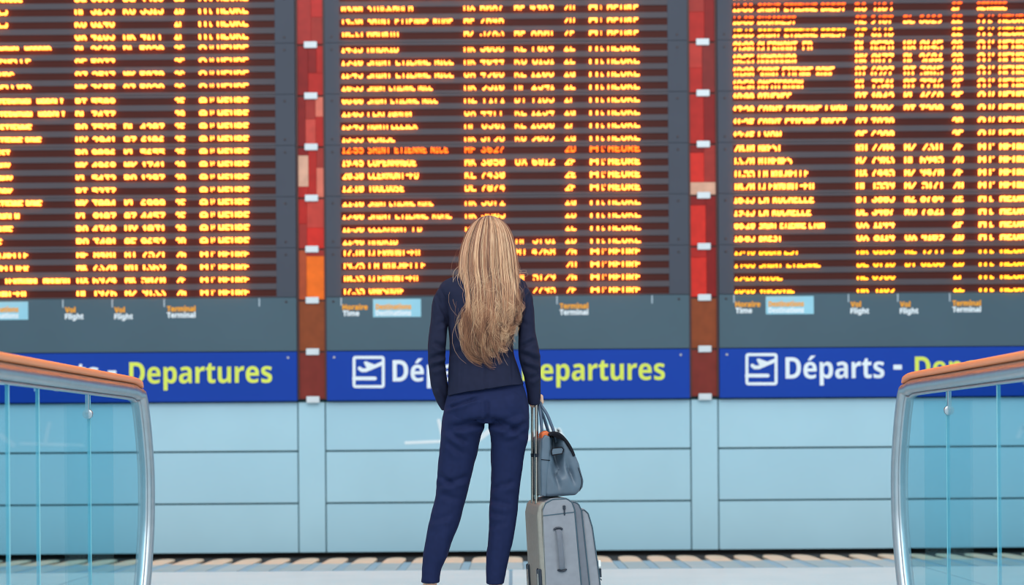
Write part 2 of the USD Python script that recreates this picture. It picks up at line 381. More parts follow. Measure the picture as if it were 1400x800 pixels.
LIT_RED = emit('led_orange', (1.0, 0.13, 0.012), 4.5)
LIT_FAINT = emit('led_red_faint', (1.0, 0.11, 0.012), 3.5)

PITCH = 17.5                                 # pixels between display lines
BAND = 9.6
TOP0 = 394.8                                 # top of the lowest display line at pixel column 480


def line_z(k, px_off=0.0):
    """Height of the top of display line k (0 = lowest)."""
    return P(480, TOP0, YB)[2] + (k * PITCH - px_off) / SB


def lit(segments, spans, k):
    """Dots of one line: segments of (px0, px1, text); spans of (font rows, top, bottom) with pixels below the line's top."""
    quads = []
    for px0, px1, text in segments:
        dots = bits(text)
        x0, x1 = P(px0, TOP0, YB)[0], P(px1, TOP0, YB)[0]
        cw = (x1 - x0) / dots.shape[1]
        for ra, rb, oa, ob in spans:
            oa, ob = oa + 0.25, ob - 0.75 * min(1, (ob - oa) / 6)
            dh = (ob - oa) / (rb - ra + 1)
            for r in range(ra, rb + 1):
                row = np.r_[0, dots[r], 0]
                st = np.nonzero(np.diff(row) == 1)[0]; en = np.nonzero(np.diff(row) == -1)[0]
                for s, e in zip(st, en):
                    quads.append((x0 + s * cw + 0.06 * cw, x0 + e * cw - 0.06 * cw, line_z(k, oa + (r - ra + 1) * dh - 0.06 * dh), line_z(k, oa + (r - ra) * dh + 0.06 * dh)))
    q = np.array(quads)
    n = len(q)
    y0, y1 = YB - 0.020, YB + 0.005
    v = np.empty((n, 8, 3))
    for i, (a, b, c) in enumerate(np.ndindex(2, 2, 2)):
        v[:, i, 0] = q[:, a]; v[:, i, 1] = (y0, y1)[b]; v[:, i, 2] = q[:, 2 + c]
    base = trimesh.creation.box((1, 1, 1))
    order = np.lexsort((base.vertices[:, 2], base.vertices[:, 1], base.vertices[:, 0]))
    rank = np.empty(8, int); rank[order] = np.arange(8)
    f = rank[np.array(base.faces)]
    f = f[None] + (np.arange(n) * 8)[:, None, None]
    return trimesh.Trimesh(v.reshape(-1, 3), f.reshape(-1, 3), process=False)


rng = random.Random(7)
CITIES = ['ATHENES', 'BERLIN', 'GENEVE', 'LISBONNE', 'TOULOUSE', 'BORDEAUX', 'MARSEILLE', 'NANTES', 'VENISE', 'MUNICH', 'AMSTERDAM', 'COPENHAGUE', 'BARCELONE', 'STOCKHOLM',
          'HAMBOURG', 'BUCAREST', 'MONTPELLIER', 'PERPIGNAN', 'LA ROCHELLE', 'CLERMONT-FD', 'SAINT ETIENNE', 'MADRID', 'ROME', 'NICE', 'LYON', 'BREST', 'PRAGUE', 'VARSOVIE', 'BUDAPEST', 'NEW YORK']
AIR = ['AF', 'DL', 'KL', 'AZ', 'MK', 'RO', 'BT', 'UX']


def city(width):
    want = width / 6.4
    best = sorted(CITIES, key=lambda c: abs(len(c) - min(want, 13)) + rng.random())[0]
    return best if want < 13.5 else best + ' ' + sorted(CITIES, key=lambda c: abs(len(c) - (want - 1 - len(best))) + rng.random())[0]


def flight():
    return rng.choice(AIR) + ' ' + str(rng.randint(1000, 9890))


COLS = {-1: dict(time=(-66, -38), dest=-32, f1=(106, 159), f2=(172, 226), term=(242, 254), a=(275, 284.5), l=(290, 294), h=(300, 341.5)),
        0: dict(time=(470, 498), dest=505, f1=(637, 691), f2=(706, 759), term=(774, 788), a=(808, 819), l=(824, 829), h=(833, 876)),
        1: dict(time=(1005, 1032), dest=1038.5, f1=(1172, 1223), f2=(1238, 1290), term=(1304, 1317), a=(1339, 1348), l=(1354, 1360), h=(1368, 1411))}
DEST_END = {-1: [35, 95, 39, 39, 3, 18, 27, 58, 18, 18, 15, 15, 58, 45, 90, 88, 44, 21, 44, 72, -2, 13, 13, 33, 40, 30, 52, 20],
            0: [552, 571, 582, 574, 544, 577, 618, 593, 553, 573, 570, 614, 541, 572, 564, 600, 593, 622, 622, 547, 547, 622, 567, 640, 560, 600, 580, 560],
            1: [1085, 1069, 1121, 1092, 1069, 1127, 1109, 1113, 1113, 1106, 1083, 1069, 1069, 1158, 1158, 1083, 1099, 1142, 1090, 1112, 1158, 1090, 1158, 1083, 1100, 1090, 1120, 1080]}
NO_F2 = {-1: (8, 14, 15, 18, 21), 0: (2, 5, 6, 7, 8, 9, 11, 21), 1: (0, 1, 5, 12, 13, 20, 22, 23)}
SPANS = {-1: [[(2, 5, 0.8, 8.0)], [(0, 3, -1.0, 6.6)], [(0, 3, 0.0, 6.6)], [(0, 3, 0.2, 7.0)], [(0, 2, -1.2, 3.8)], [(4, 6, 1.6, 8.2)], [(3, 6, 1.0, 8.0)]],
         0: [[(2, 5, 0.6, 8.2)], [(4, 6, 4.8, 10.8)], [(2, 6, 0.4, 8.4)], [(4, 6, 4.6, 10.6)], [(4, 6, 4.4, 10.4)], [(3, 5, 0.4, 6.2)], [(3, 5, 0.4, 6.2)]],
         1: [[(5, 6, 5.8, 11.0)], [(3, 6, 2.6, 10.2)], [(2, 5, 0.6, 9.2)], [(0, 2, -0.4, 6.4)], [(0, 1, -0.6, 3.6), (4, 5, 7.0, 11.0)], [(0, 0, -0.4, 1.6), (5, 6, 7.0, 10.6)], [(0, 0, 0, 1.6), (5, 6, 7.0, 10.6)]]}
WHO = {-1: ('black departure board of amber flight lines at the left, cut by the picture edge', 'blue departures sign at the left, its first word hidden by the left glass balustrade'),
       0: ('middle departure board of amber flight lines, behind the woman with long blond hair', 'blue departures sign in the middle, partly hidden by the woman'),
       1: ('departure board of amber flight lines at the right, some of its lines lit double', 'blue departures sign at the right, above the end of the right glass balustrade')}
NMOD = 7

for b in (-1, 0, 1):
    xL, xR = P(PX_L + PERIOD * b, 450, YB)[0], P(PX_R + PERIOD * b, 450, YB)[0]
    z_sign, z_low = P(690, 478.5, YB)[2], P(690, 547.0, YB)[2]
    z_disp = line_z(0, BAND + 1.5)
    board = thing('departure_board', WHO[b][0], 'departure board', ((xL + xR) / 2, YB + 0.05, z_sign), group='departure boards')
    xl, xr = xL + 20.5 / SB, xR - 27 / SB             # ends of the display lines
    top = line_z(4 * NMOD - 1, -4.0)
    part(board, 'housing', box(xL, xR, YB + 0.012, YW - 0.003, z_sign + 0.002, top + 0.01), m_body)
    part(board, 'lower_panel', box(xL, xR, YB, YB + 0.012, z_sign + 0.003, z_disp - 0.002, 0.0015), m_lower, smooth=False)
    for mo in range(NMOD):
        module = group_node(board, 'display_module')
        z0, z1 = line_z(4 * mo, BAND + (1.5 if mo == 0 else 4.0)), line_z(4 * mo + 3, -4.0)
        if mo == 0:
            z0 = z_disp
        part(module, 'side_rail', box(xL, xl, YB, YB + 0.012, z0 + 0.0012, z1 - 0.0012, 0.001), m_body, smooth=False)
        part(module, 'side_rail', box(xr, xR, YB, YB + 0.012, z0 + 0.0012, z1 - 0.0012, 0.001), m_body, smooth=False)
        for j in range(4):
            k = 4 * mo + j
            zt, zb = line_z(k), line_z(k, BAND)
            part(module, 'display_lens', box(xl, xr, YB + 0.0055, YB + 0.0118, zb, zt), m_lens, smooth=False)
            zs = line_z(k + 1, BAND) if j < 3 else z1 - 0.0012
            part(module, 'slat', box(xl, xr, YB, YB + 0.0118, zt, zs, 0.0008), m_slat, smooth=False)
        if mo > 0:
            part(module, 'slat', box(xl, xr, YB, YB + 0.0118, z0 + 0.0012, line_z(4 * mo, BAND), 0.0008), m_slat, smooth=False)
        else:
            part(module, 'slat', box(xl, xr, YB, YB + 0.0118, z0 + 0.0008, line_z(0, BAND), 0.0004), m_slat, smooth=False)
        for j in range(4):
            k = 4 * mo + j
            c = COLS[b]
            segs = [(c['time'][0], c['time'][1], f"{rng.randint(8, 21):02d}:{rng.choice('012345')}{rng.choice('05')}")]
            e = DEST_END[b][k]
            if b == -1:
                segs.append((e - 6.3 * 14, e, 'TERMINAL ' + rng.choice(['ATHENS', 'NAPOLI', 'MADRID'])) if e > 60 else (c['dest'], e, city(e - c['dest'])))
            else:
                segs.append((c['dest'], e, city(e - c['dest'])))
            segs.append((*c['f1'], flight()))
            if k not in NO_F2[b]:
                segs.append((*c['f2'], flight()))
            segs.append((*c['term'], rng.choice(['2E', '2F', '2D', '2G'])))
            if not (b == 1 and k == 22):
                segs += [(*c['a'], 'A'), (*c['l'], "L'"), (*c['h'], 'HEURE')]
            else:
                segs += [(c['a'][0], c['a'][1] + 30, 'RETARDE')]
            spans = SPANS[b][mo]
            if b == 1 and mo >= 4:
                part(module, 'lit_text', lit(segs, spans[:1], k), LIT if mo == 4 else LIT_DIM if j < 1 else LIT_FAINT, smooth=False, kind='stuff')
                part(module, 'lit_text', lit(segs, spans[1:], k), LIT, smooth=False, kind='stuff')
            else:
                m_ = LIT_RED if (b == 0 and k == 11) else LIT_DIM if (b == 1 and mo == 0) else LIT
                part(module, 'lit_text', lit(segs, spans, k), m_, smooth=False, kind='stuff')
    # bolts in the side rails
    for i, zp in enumerate([line_z(4 * q + 3, 5.5) for q in range(NMOD)] + [line_z(4 * q, 5.5) for q in range(1, NMOD, 2)] + [line_z(0, 17.5)]):
        for bx in (xL + 9.5 / SB, xR - 14 / SB):
            part(board, 'bolt', lathe_y(bx, zp, YB + 0.001, [(0, 0.004), (0.006, 0.004), (0.0085, 0.002), (0.0085, 0.0)], 12), m_bolt)
    # printed column headings
    o = PERIOD * b
    zoff = PERIOD * b * -RY
    hp = part(board, 'header_plate', box(P(510 + o, 421, YB)[0], P(575.5 + o, 421, YB)[0], YB - 0.002, YB + 0.001, P(540, 433.5, YB)[2], P(540, 409, YB)[2]), m_plate, smooth=False, label='pale blue plate of the destinations heading')
    for word_, px, wpx_, base, m_, ph in (('Horaire', 468.5, 34, 423.5, m_gold, 0), ('Time', 469, 22, 432, m_white, 0), ('Vol', 626, 14, 423.5, m_gold, 0), ('Flight', 626, 25, 432.5, m_white, 0),
                                          ('Vol', 693.5, 14, 423.5, m_gold, 0), ('Flight', 693.5, 25, 432.5, m_white, 0), ('Terminal', 765.5, 38.5, 422, m_gold, 0), ('Terminal', 765.5, 38.5, 430.5, m_white, 0),
                                          ('Destinations', 514, 48, 423, m_gold, 1), ('Destinations', 514, 48, 431.5, m_white, 1)):
        yy = YB - 0.0015 - 0.002 * ph
        part(hp if ph else board, 'heading', extrude_wall(set_word(word_, px + o, px + o + wpx_, base + zoff, 7.0, yy).buffer(0.0012), yy, 0.002), m_, smooth=False)
    for px in (466.5, 623, 690.5, 761.5, 891.5):
        part(board, 'heading_tick', box(P(px + o, 415, YB)[0] - 0.004, P(px + o, 415, YB)[0] + 0.004, YB - 0.0015, YB + 0.001, P(480, 418, YB)[2], P(480, 407, YB)[2]), m_tick, smooth=False)
    # the blue sign below
    sign = thing('departures_sign', WHO[b][1], 'sign', ((xL + xR) / 2, YB + 0.05, z_low), group='departures signs')
    part(sign, 'sign_panel', box(xL, xR, YB, YW - 0.004, z_low + 0.004, z_sign - 0.002, 0.0015), m_blue, smooth=False)
    part(sign, 'lettering', extrude_wall(set_word('Départs', 537 + o, 672 + o, 521.6 + zoff, 29, YB), YB - 0.0015, 0.003), m_white, smooth=False, label='white word of the sign')
    part(sign, 'hyphen', extrude_wall(set_word('-', 684.5 + o, 696 + o, 519.5 + zoff, 36, YB), YB - 0.0015, 0.003), m_white, smooth=False)
    part(sign, 'lettering', extrude_wall(set_word('Departures', 714 + o, 909 + o, 520.6 + zoff, 29, YB), YB - 0.0015, 0.003), m_yellow, smooth=False, label='yellow-green word of the sign')

    def bp(pts):
        return [tuple(P(x + o, y + zoff, YB)[[0, 2]]) for x, y in pts]
    s1 = 1 / SB
    fr = sg.Polygon(bp([(486.3, 491), (521.8, 491), (521.8, 526.5), (486.3, 526.5)])).buffer(4.2 * s1)
    fr = fr.difference(fr.buffer(-4.0 * s1)) if True else fr
    plane = sg.LineString(bp([(522, 497), (509, 502.5), (500.5, 506.2), (495, 506.4), (491.6, 503.8)])).buffer(2.5 * s1)
    wing = sg.Polygon(bp([(498.2, 495.6), (500.5, 495.0), (512, 499.4), (505.5, 504.5), (501.5, 502.0)])).buffer(0.8 * s1)
    ground = sg.LineString(bp([(484, 517.5), (512.5, 517.5)])).buffer(2.5 * s1)
    part(sign, 'pictogram', extrude_wall(shapely.union_all([fr, plane, wing, ground]), YB - 0.0015, 0.003), m_white, smooth=False, label='white pictogram of an aeroplane taking off in a rounded square')
    for bx in (xL + 10 / SB, xR - 12 / SB):
        part(sign, 'bolt', lathe_y(bx, P(690, 487, YB)[2], YB + 0.001, [(0, 0.004), (0.006, 0.004), (0.008, 0.002), (0.008, 0.0)], 12), m_bolt2)

# ------------------------------------------------------------------ red glass between the boards
m_clip = mat('clip_metal', (206, 216, 222), 0.35, 0.0)
m_frame = mat('red_strip_frame', (70, 34, 34), 0.5)
GC = {}


def glass_col(c):
    if c not in GC:
        GC[c] = mat('red_glass_%d' % len(GC), c, 0.4, vary=0.14, scale=14, specular_ior_level=0.2)
    return GC[c]


R_, D_, S_, O_, B_, W_, M_, K_ = (176, 34, 28), (132, 22, 22), (214, 110, 92), (238, 108, 26), (136, 66, 34), (122, 44, 36), (158, 46, 40), (214, 164, 140)
BR = (206, 42, 32)
# per pane, from below: pieces of (x0, x1, z0, z1) as shares of the pane, and a colour; the patches paint reflections and backlight into the glass
LEFT = [[(0, 1, 0, 1, W_)], [(0, 1, 0, 1, B_)], [(0, .3, 0, 1, (170, 72, 40)), (.3, 1, 0, .88, O_), (.3, 1, .88, 1, M_)], [(0, .33, 0, .5, M_), (0, .33, .5, 1, R_), (.33, 1, 0, .42, BR), (.33, 1, .42, 1, (190, 62, 52))],
        [(0, .4, 0, .22, R_), (0, .4, .22, .85, K_), (0, .4, .85, 1, D_), (.4, .72, 0, 1, R_), (.72, 1, 0, .6, S_), (.72, 1, .6, 1, M_)], [(0, .3, 0, 1, D_), (.3, .7, 0, .55, (196, 70, 60)), (.3, .7, .55, 1, M_), (.7, 1, 0, .6, R_), (.7, 1, .6, 1, S_)],
        [(0, .42, 0, 1, D_), (.42, 1, 0, .45, R_), (.42, .75, .45, 1, D_), (.75, 1, .45, 1, R_)], [(0, .55, 0, 1, (164, 46, 42)), (.55, 1, 0, .55, M_), (.55, 1, .55, 1, (186, 44, 40))], [(0, .5, 0, 1, R_), (.5, 1, 0, 1, D_)]]
RIGHT = [[(0, 1, 0, 1, W_)], [(0, 1, 0, 1, B_)], [(0, .62, 0, .8, BR), (0, .62, .8, 1, R_), (.62, 1, 0, 1, D_)], [(0, .6, 0, .82, BR), (0, .6, .82, 1, D_), (.6, 1, 0, 1, D_)],
         [(0, 1, 0, .25, K_), (0, .55, .25, .85, BR), (0, .55, .85, 1, D_), (.55, 1, .25, 1, M_)], [(0, .55, 0, 1, R_), (.55, 1, 0, 1, D_)], [(0, .5, 0, .5, R_), (0, .5, .5, 1, (184, 52, 44)), (.5, 1, 0, 1, (126, 36, 34))],
         [(0, .6, 0, .6, R_), (0, .6, .6, 1, M_), (.6, 1, 0, 1, D_)], [(0, .5, 0, 1, D_), (.5, 1, 0, 1, R_)]]
zj = [P(690, y, YB)[2] for y in (544.5, 479, 408.5)] + [P(690, 408.5 - 70 * q, YB)[2] for q in range(1, 8)]
for side, panes in ((-1, LEFT), (0, RIGHT)):
    o = PERIOD * side
    x0, x1 = P(PX_R + o, 450, YB)[0] + 0.003, P(PX_L + PERIOD + o, 450, YB)[0] - 0.003
    st = thing('red_glass_strip', ('upright red glass strip with painted reflections and orange backlight left of the middle departure board', 'upright strip of red glass panes right of the middle departure board')[side + 1], 'glass strip',
               ((x0 + x1) / 2, YB + 0.04, zj[0]), group='red glass strips between the boards')
    part(st, 'frame', cat_([box(x0, x0 + 0.012, YB + 0.016, YW - 0.004, zj[0], zj[-1]), box(x1 - 0.012, x1, YB + 0.016, YW - 0.004, zj[0], zj[-1]), box(x0 + 0.012, x1 - 0.012, YB + 0.034, YW - 0.004, zj[0], zj[-1])]), m_frame, smooth=False)
    for i, pieces in enumerate(panes):
        a, c = x0 + 0.0125, x1 - 0.0125
        za, zb = zj[i] + 0.006, zj[i + 1] - 0.006
        pane = group_node(st, 'glass_pane')
        for p0, p1, q0, q1, col in pieces:
            part(pane, 'glass_and_reflection', box(a + (c - a) * p0 + 0.0004, a + (c - a) * p1 - 0.0004, YB + 0.022, YB + 0.033, za + (zb - za) * q0 + 0.0004, za + (zb - za) * q1 - 0.0004, 0.001), glass_col(col), smooth=False)  # colour patches stand in for reflections in the red glass
    for z in zj[:-1]:
        xm = (x0 + x1) / 2 + 0.004
        part(st, 'clip', box(xm - 0.044, xm + 0.044, YB + 0.008, YB + 0.034, z - 0.022, z + 0.022, 0.003), m_clip, smooth=False, label='white metal clip')


# plain cladding of the wall beyond the outer boards
for a, b in ((-7.4, P(PX_L - PERIOD, 450, YB)[0] - 0.012), (P(PX_R + PERIOD, 450, YB)[0] + 0.012, 7.4)):
    part(wall, 'upper_panel', box(a, b, YW, YW + 0.03, ZT + 0.006, 5.6, 0.002), m_body, smooth=False)
# ------------------------------------------------------------------ glass balustrades with orange handrails
m_steel = mat('brushed_steel', (178, 190, 198), 0.36, 1.0, vary=0.05, scale=20)
m_rubber = mat('orange_rubber', (250, 154, 104), 0.45, vary=0.04)
m_glass = pane_mat('tinted_glass', (0.60, 0.82, 0.88))
m_glass_edge = mat('glass_edge', (150, 205, 214), 0.2)
m_clear = pane_mat('clear_glass', (0.86, 0.95, 0.97))
PROFILE = np.array([(3.0, 1.055), (4.5, 1.055), (6.0, 1.055), (7.2, 1.055), (7.66, 1.055), (7.84, 1.051), (7.945, 1.028), (8.005, 0.99), (8.05, 0.93), (8.11, 0.80), (8.16, 0.62), (8.165, 0.45), (8.145, 0.30), (8.09, 0.12), (8.04, 0.0)])


def sweep(path, sec, x):
    """A section of (outward, sideways) points swept along the path of (depth, height) in the plane x; sec may be one section per path point."""
    t = np.gradient(path, axis=0); t /= np.linalg.norm(t, axis=1, keepdims=True)
    nrm = np.c_[-t[:, 1], t[:, 0]]
    sec = np.asarray(sec, float)
    if sec.ndim == 2:
        sec = np.broadcast_to(sec, (len(path),) + sec.shape)
    rings = [np.c_[x + s[:, 1], p[0] + s[:, 0] * n[0], p[1] + s[:, 0] * n[1]] for p, n, s in zip(path, nrm, sec)]
    return loft(rings)


def rounded(a, b, n=20, e=2.6):
    t = np.linspace(0, 2 * np.pi, n, endpoint=False)
    return np.c_[a * np.sign(np.sin(t)) * np.abs(np.sin(t)) ** (2 / e), b * np.sign(np.cos(t)) * np.abs(np.cos(t)) ** (2 / e)]


def balustrade(x, dd, label, seams, puck_d, plate_w, top):
    prof = PROFILE * [1, top / 1.055] + [dd, 0]
    path = spline(prof, 150)
    ln = np.r_[0, np.cumsum(np.linalg.norm(np.diff(path, axis=0), axis=1))]
    t = thing('balustrade', label, 'balustrade', (x, prof[10, 0], 0.0), group='glass balustrades')
    i_end = int(np.argmin(np.abs(path[:, 0] - (7.955 + dd)) + np.abs(path[:, 1] - 1.02)))
    # handrail: soft cap on the steel, tapering away over the bend
    hp = path[:i_end + 1]
    s = np.clip((len(hp) - 1 - np.arange(len(hp))) / 7.0, 0.12, 1) ** 0.6
    base = rounded(0.0165, 0.043, 20, 3.0)
    part(t, 'handrail', sweep(hp - 0, np.array([np.c_[base[:, 0] * k - 0.0165, base[:, 1] * (0.7 + 0.3 * k)] for k in s]), x), m_rubber, label='orange handrail', smooth=50)
    depth = np.where(np.arange(len(path)) <= i_end, 0.031, 0.0)
    depth = np.convolve(np.r_[np.full(6, depth[0]), depth, np.full(6, depth[-1])], np.ones(13) / 13, 'valid')
    sec = rounded(0.034, 0.041, 24, 2.3)
    part(t, 'steel_frame', sweep(path, np.array([np.c_[sec[:, 0] - 0.034 - k, sec[:, 1]] for k in depth]), x), m_steel, smooth=50, label='rounded steel frame of the balustrade')
    # slim inner bead that holds the glass
    bead = rounded(0.007, 0.016, 12, 2.5)
    part(t, 'glazing_bead', sweep(path, np.array([np.c_[bead[:, 0] - 0.073 - k, bead[:, 1]] for k in depth]), x), m_steel, smooth=50)
    tt = np.gradient(path, axis=0); tt /= np.linalg.norm(tt, axis=1, keepdims=True)
    inner = path + np.c_[tt[:, 1], -tt[:, 0]] * (0.077 + depth)[:, None]
    inside = sg.Polygon(np.vstack([inner, [(inner[-1, 0], 0.02), (3.0 + dd, 0.02)]])).buffer(0)
    edges = [3.05 + dd] + seams + [9.5]
    for a, b in zip(edges[:-1], edges[1:]):
        g = inside.intersection(sg.box(a + 0.004, 0.03, b - 0.004, 2.0))
        m = trimesh.creation.extrude_polygon(g if g.geom_type == 'Polygon' else max(g.geoms, key=lambda q: q.area), 0.012, engine='earcut')
        v = np.array(m.vertices)
        pn = part(t, 'glass_pane', trimesh.Trimesh(np.c_[x - 0.006 + v[:, 2], v[:, 0], v[:, 1]], m.faces, process=False), m_glass, smooth=False)
        zt = float(np.interp(a, inner[:120, 0], inner[:120, 1]))
        part(pn, 'pane_edge', box(x - 0.0075, x + 0.0075, a + 0.0005, a + 0.0045, 0.03, zt), m_glass_edge, smooth=False)
    part(t, 'base_rail', box(x - 0.045, x + 0.045, 3.0 + dd, 7.86 + dd, 0.0, 0.05, 0.004), m_steel, smooth=False)
    # bracket and disc that carry a small cross pane
    zr = top - 0.105
    q = puck_d
    part(t, 'bracket', box(x - 0.008, x + 0.008, q - 0.031, q - 0.017, zr - 0.085, zr + 0.004, 0.002), m_steel, smooth=False)
    zd = zr - 0.088
    part(t, 'fixing_disc', cat_([lathe_y(x, zd, q - 0.008, [(0, 0.020), (0.014, 0.020), (0.021, 0.016), (0.021, 0.0)], 24)]), m_steel, label='round steel glass fixing')
    for sx in (-1, 1):
        part(t, 'cross_pane', box(x + (0.0085 if sx > 0 else -plate_w / 2), x + (plate_w / 2 if sx > 0 else -0.0085), q - 0.006, q + 0.004, 0.06, zr - 0.045, 0.001), m_clear, smooth=False)
    return t


balustrade(-1.811, -0.35, 'glass balustrade with orange handrail at the left edge of the hall', [5.64, 6.0, 6.73], 6.73, 0.21, 1.069)
balustrade(1.887, -0.47, 'glass balustrade with orange handrail at the right edge of the hall', [5.40, 6.09, 6.80], 6.80, 0.21, 1.06)

# ------------------------------------------------------------------ the traveller seen from behind
YP = 7.0
m_jacket = mat('navy_wool', (31, 35, 58), 0.8, vary=0.10, scale=40, bump=0.25, bscale=900, specular_ior_level=0.15)
m_trouser = mat('navy_trouser', (28, 37, 73), 0.8, vary=0.10, scale=40, bump=0.25, bscale=900, specular_ior_level=0.15)
m_skin = mat('skin', (226, 184, 158), 0.5, vary=0.04, scale=30, subsurface_weight=0.15)
m_shoe = mat('black_leather', (26, 26, 30), 0.3)
m_sole = mat('shoe_sole', (60, 48, 40), 0.6)
m_eye = mat('eye_white', (235, 235, 232), 0.2)
m_iris = mat('eye_iris', (70, 96, 120), 0.2)
m_lip = mat('lips', (186, 104, 98), 0.4)
m_brow = mat('eyebrow', (120, 84, 54), 0.7)
PXM = YP / F                                    # metres per pixel at the traveller


def ring(py, xl, xr, depth, yc=0.0, n=48, e=2.3, skew=0.0):
    """A horizontal section: its left and right pixel, half depth in metres, and how far its middle is from the traveller's plane."""
    a = (xr - xl) / 2 * PXM
    c = P((xl + xr) / 2, py, YP)
    t = np.linspace(0, 2 * np.pi, n, endpoint=False)
    ct, st_ = np.cos(t), np.sin(t)
    x = a * np.sign(ct) * np.abs(ct) ** (2 / e); y = depth * np.sign(st_) * np.abs(st_) ** (2 / e)
    return np.c_[c[0] + x, YP + yc + y, c[2] + skew * x]


def lofted(rows, n=48, e=2.3):
    """Sections interpolated smoothly between the given ones."""
    rows = np.array([(*r, 0.0)[:5] for r in rows], float)
    return loft([ring(r[0], r[1], r[2], r[3], r[4], n, e) for r in spline(rows, len(rows) * 5)])


def solid(parts, edge, smooth_n=10, lamb=0.5):
    m = m3.Manifold.batch_boolean(parts, m3.OpType.Add).refine_to_length(edge)
    t = tri(m)
    trimesh.smoothing.filter_taubin(t, lamb=lamb, nu=lamb + 0.03, iterations=smooth_n)
    return t


def crease(t, lines, y_plane=YP):
    """Folds pressed into the cloth on the side the lines lie: (px0, py0, px1, py1, width px, depth m, front?)."""
    v = np.array(t.vertices); n = np.array(t.vertex_normals)
    d = np.zeros(len(v)); K = 1.7
    px = v[:, [0, 2]]
    for x0, y0, x1, y1, w, dep in lines:
        a, b = P(x0, y0, y_plane)[[0, 2]], P(x1, y1, y_plane)[[0, 2]]
        ab = b - a
        s = np.clip(((px - a) @ ab) / (ab @ ab), 0, 1)
        s2 = ((px - a) @ ab) / (ab @ ab)
        dist = ((px - a) @ np.array([-ab[1], ab[0]])) / np.linalg.norm(ab) / (w * PXM)
        fall = np.exp(-np.clip(np.abs(s2 - 0.5) - 0.32, 0, None) ** 2 / 0.03)
        prof = -np.exp(-dist ** 2) + 0.75 * np.exp(-(dist + 1.7) ** 2 / 1.4) + 0.25 * np.exp(-(dist - 1.9) ** 2)
        face = np.clip(-n[:, 1] * 1.6 + 0.15, 0, 1)
        d += prof * fall * dep * face * K
    v += n * d[:, None]
    t.vertices = v
    return t


def ripple(t, amp, fx, fz, seed, octaves=3):
    v = np.array(t.vertices); n = np.array(t.vertex_normals)
    q = meshkit.fbm(np.c_[v[:, 0] * fx, v[:, 1] * fx, v[:, 2] * fz] + 50, octaves, seed) - 0.5
    t.vertices = v + n * (q * amp)[:, None]
    return t


person = thing('person', 'woman with long blond hair in a navy suit, seen from behind, holding a suitcase handle', 'person', (P(640, 700, YP)[0], YP, 0.0))

# trousers -------------------------------------------------
hips = lofted([(522, 618, 714, .098, .0), (535, 613, 718, .112, -.004), (548, 609.5, 721.5, .122, -.012), (560, 607, 723.5, .126, -.018), (570, 605.5, 724, .122, -.016), (579, 605, 723.5, .10, -.006)], e=2.25)
legL = lofted([(560, 607, 664, .100, -.014), (575, 604.5, 664, .104, -.014), (600, 602.5, 657, .096, -.006), (620, 600.5, 652.5, .088, .0), (640, 598, 647, .083, .004), (660, 597, 642.5, .078, .008), (680, 594.5, 637.5, .073, .008),
               (700, 589.8, 632.8, .070, .002), (720, 585.5, 626.5, .069, -.004), (740, 581.7, 618.5, .066, -.008), (760, 578.6, 611.5, .061, -.010), (780, 577, 603.5, .056, -.010), (796.5, 576, 600.5, .054, -.010)], n=40, e=2.15)
legR = lofted([(560, 668, 723.5, .100, -.014), (575, 667.5, 724, .104, -.014), (600, 670.5, 721.5, .096, -.006), (620, 671, 717.5, .088, .0), (640, 671.2, 714.5, .083, .004), (660, 671, 711.5, .078, .008), (680, 670.2, 709.6, .073, .008),
               (700, 668.8, 707.5, .070, .002), (720, 668, 704.8, .069, -.004), (740, 667, 701, .066, -.008), (760, 665, 696.5, .061, -.010), (780, 664.3, 692, .056, -.010), (798, 665.5, 688.5, .054, -.010)], n=40, e=2.15)
seat = [man(sphere(P(636, 560, YP) + [0, -.060, 0], .072, 3, (1.0, 1.0, 1.0))) if False else man(sphere((0, 0, 0), .076, 3, (1.0, .95, 1.05)).apply_translation(P(px, py, YP) + [0, -.062, 0])) for px, py in ((638, 560), (693, 556))]
t = solid([man(hips), man(legL), man(legR)] + seat, 0.010, 24)
# hems: cut flat and hollow so that the ankle shows beneath
t = crease(t, [(616, 586, 668, 576, 4.5, .010), (612, 588, 640, 606, 4.0, .006), (612, 604, 634, 622, 4, .004), (672, 576, 712, 590, 5, .011), (720, 578, 690, 596, 4, .007), (722, 590, 690, 606, 4, .004), (613, 559, 655, 545, 2.4, .007),
               (666, 548, 667, 575, 3.0, .006), (600, 650, 622, 664, 4, .005), (599, 664, 640, 652, 4, .005), (604, 676, 632, 684, 4, .003), (672, 668, 704, 658, 4, .004), (671, 684, 700, 690, 4, .004), (670, 700, 694, 706, 4, .003),
               (669, 720, 694, 712, 4, .003), (590, 712, 618, 704, 4, .003), (628, 610, 604, 782, 3, -.0012), (700, 606, 680, 786, 3, -.0012)])
t = ripple(t, 0.006, 9, 16, 3)
zL, zR = P(588, 796.5, YP)[2], P(677, 798, YP)[2]
part(person, 'trousers', t, m_trouser, smooth=60, label='navy straight-leg suit trousers')

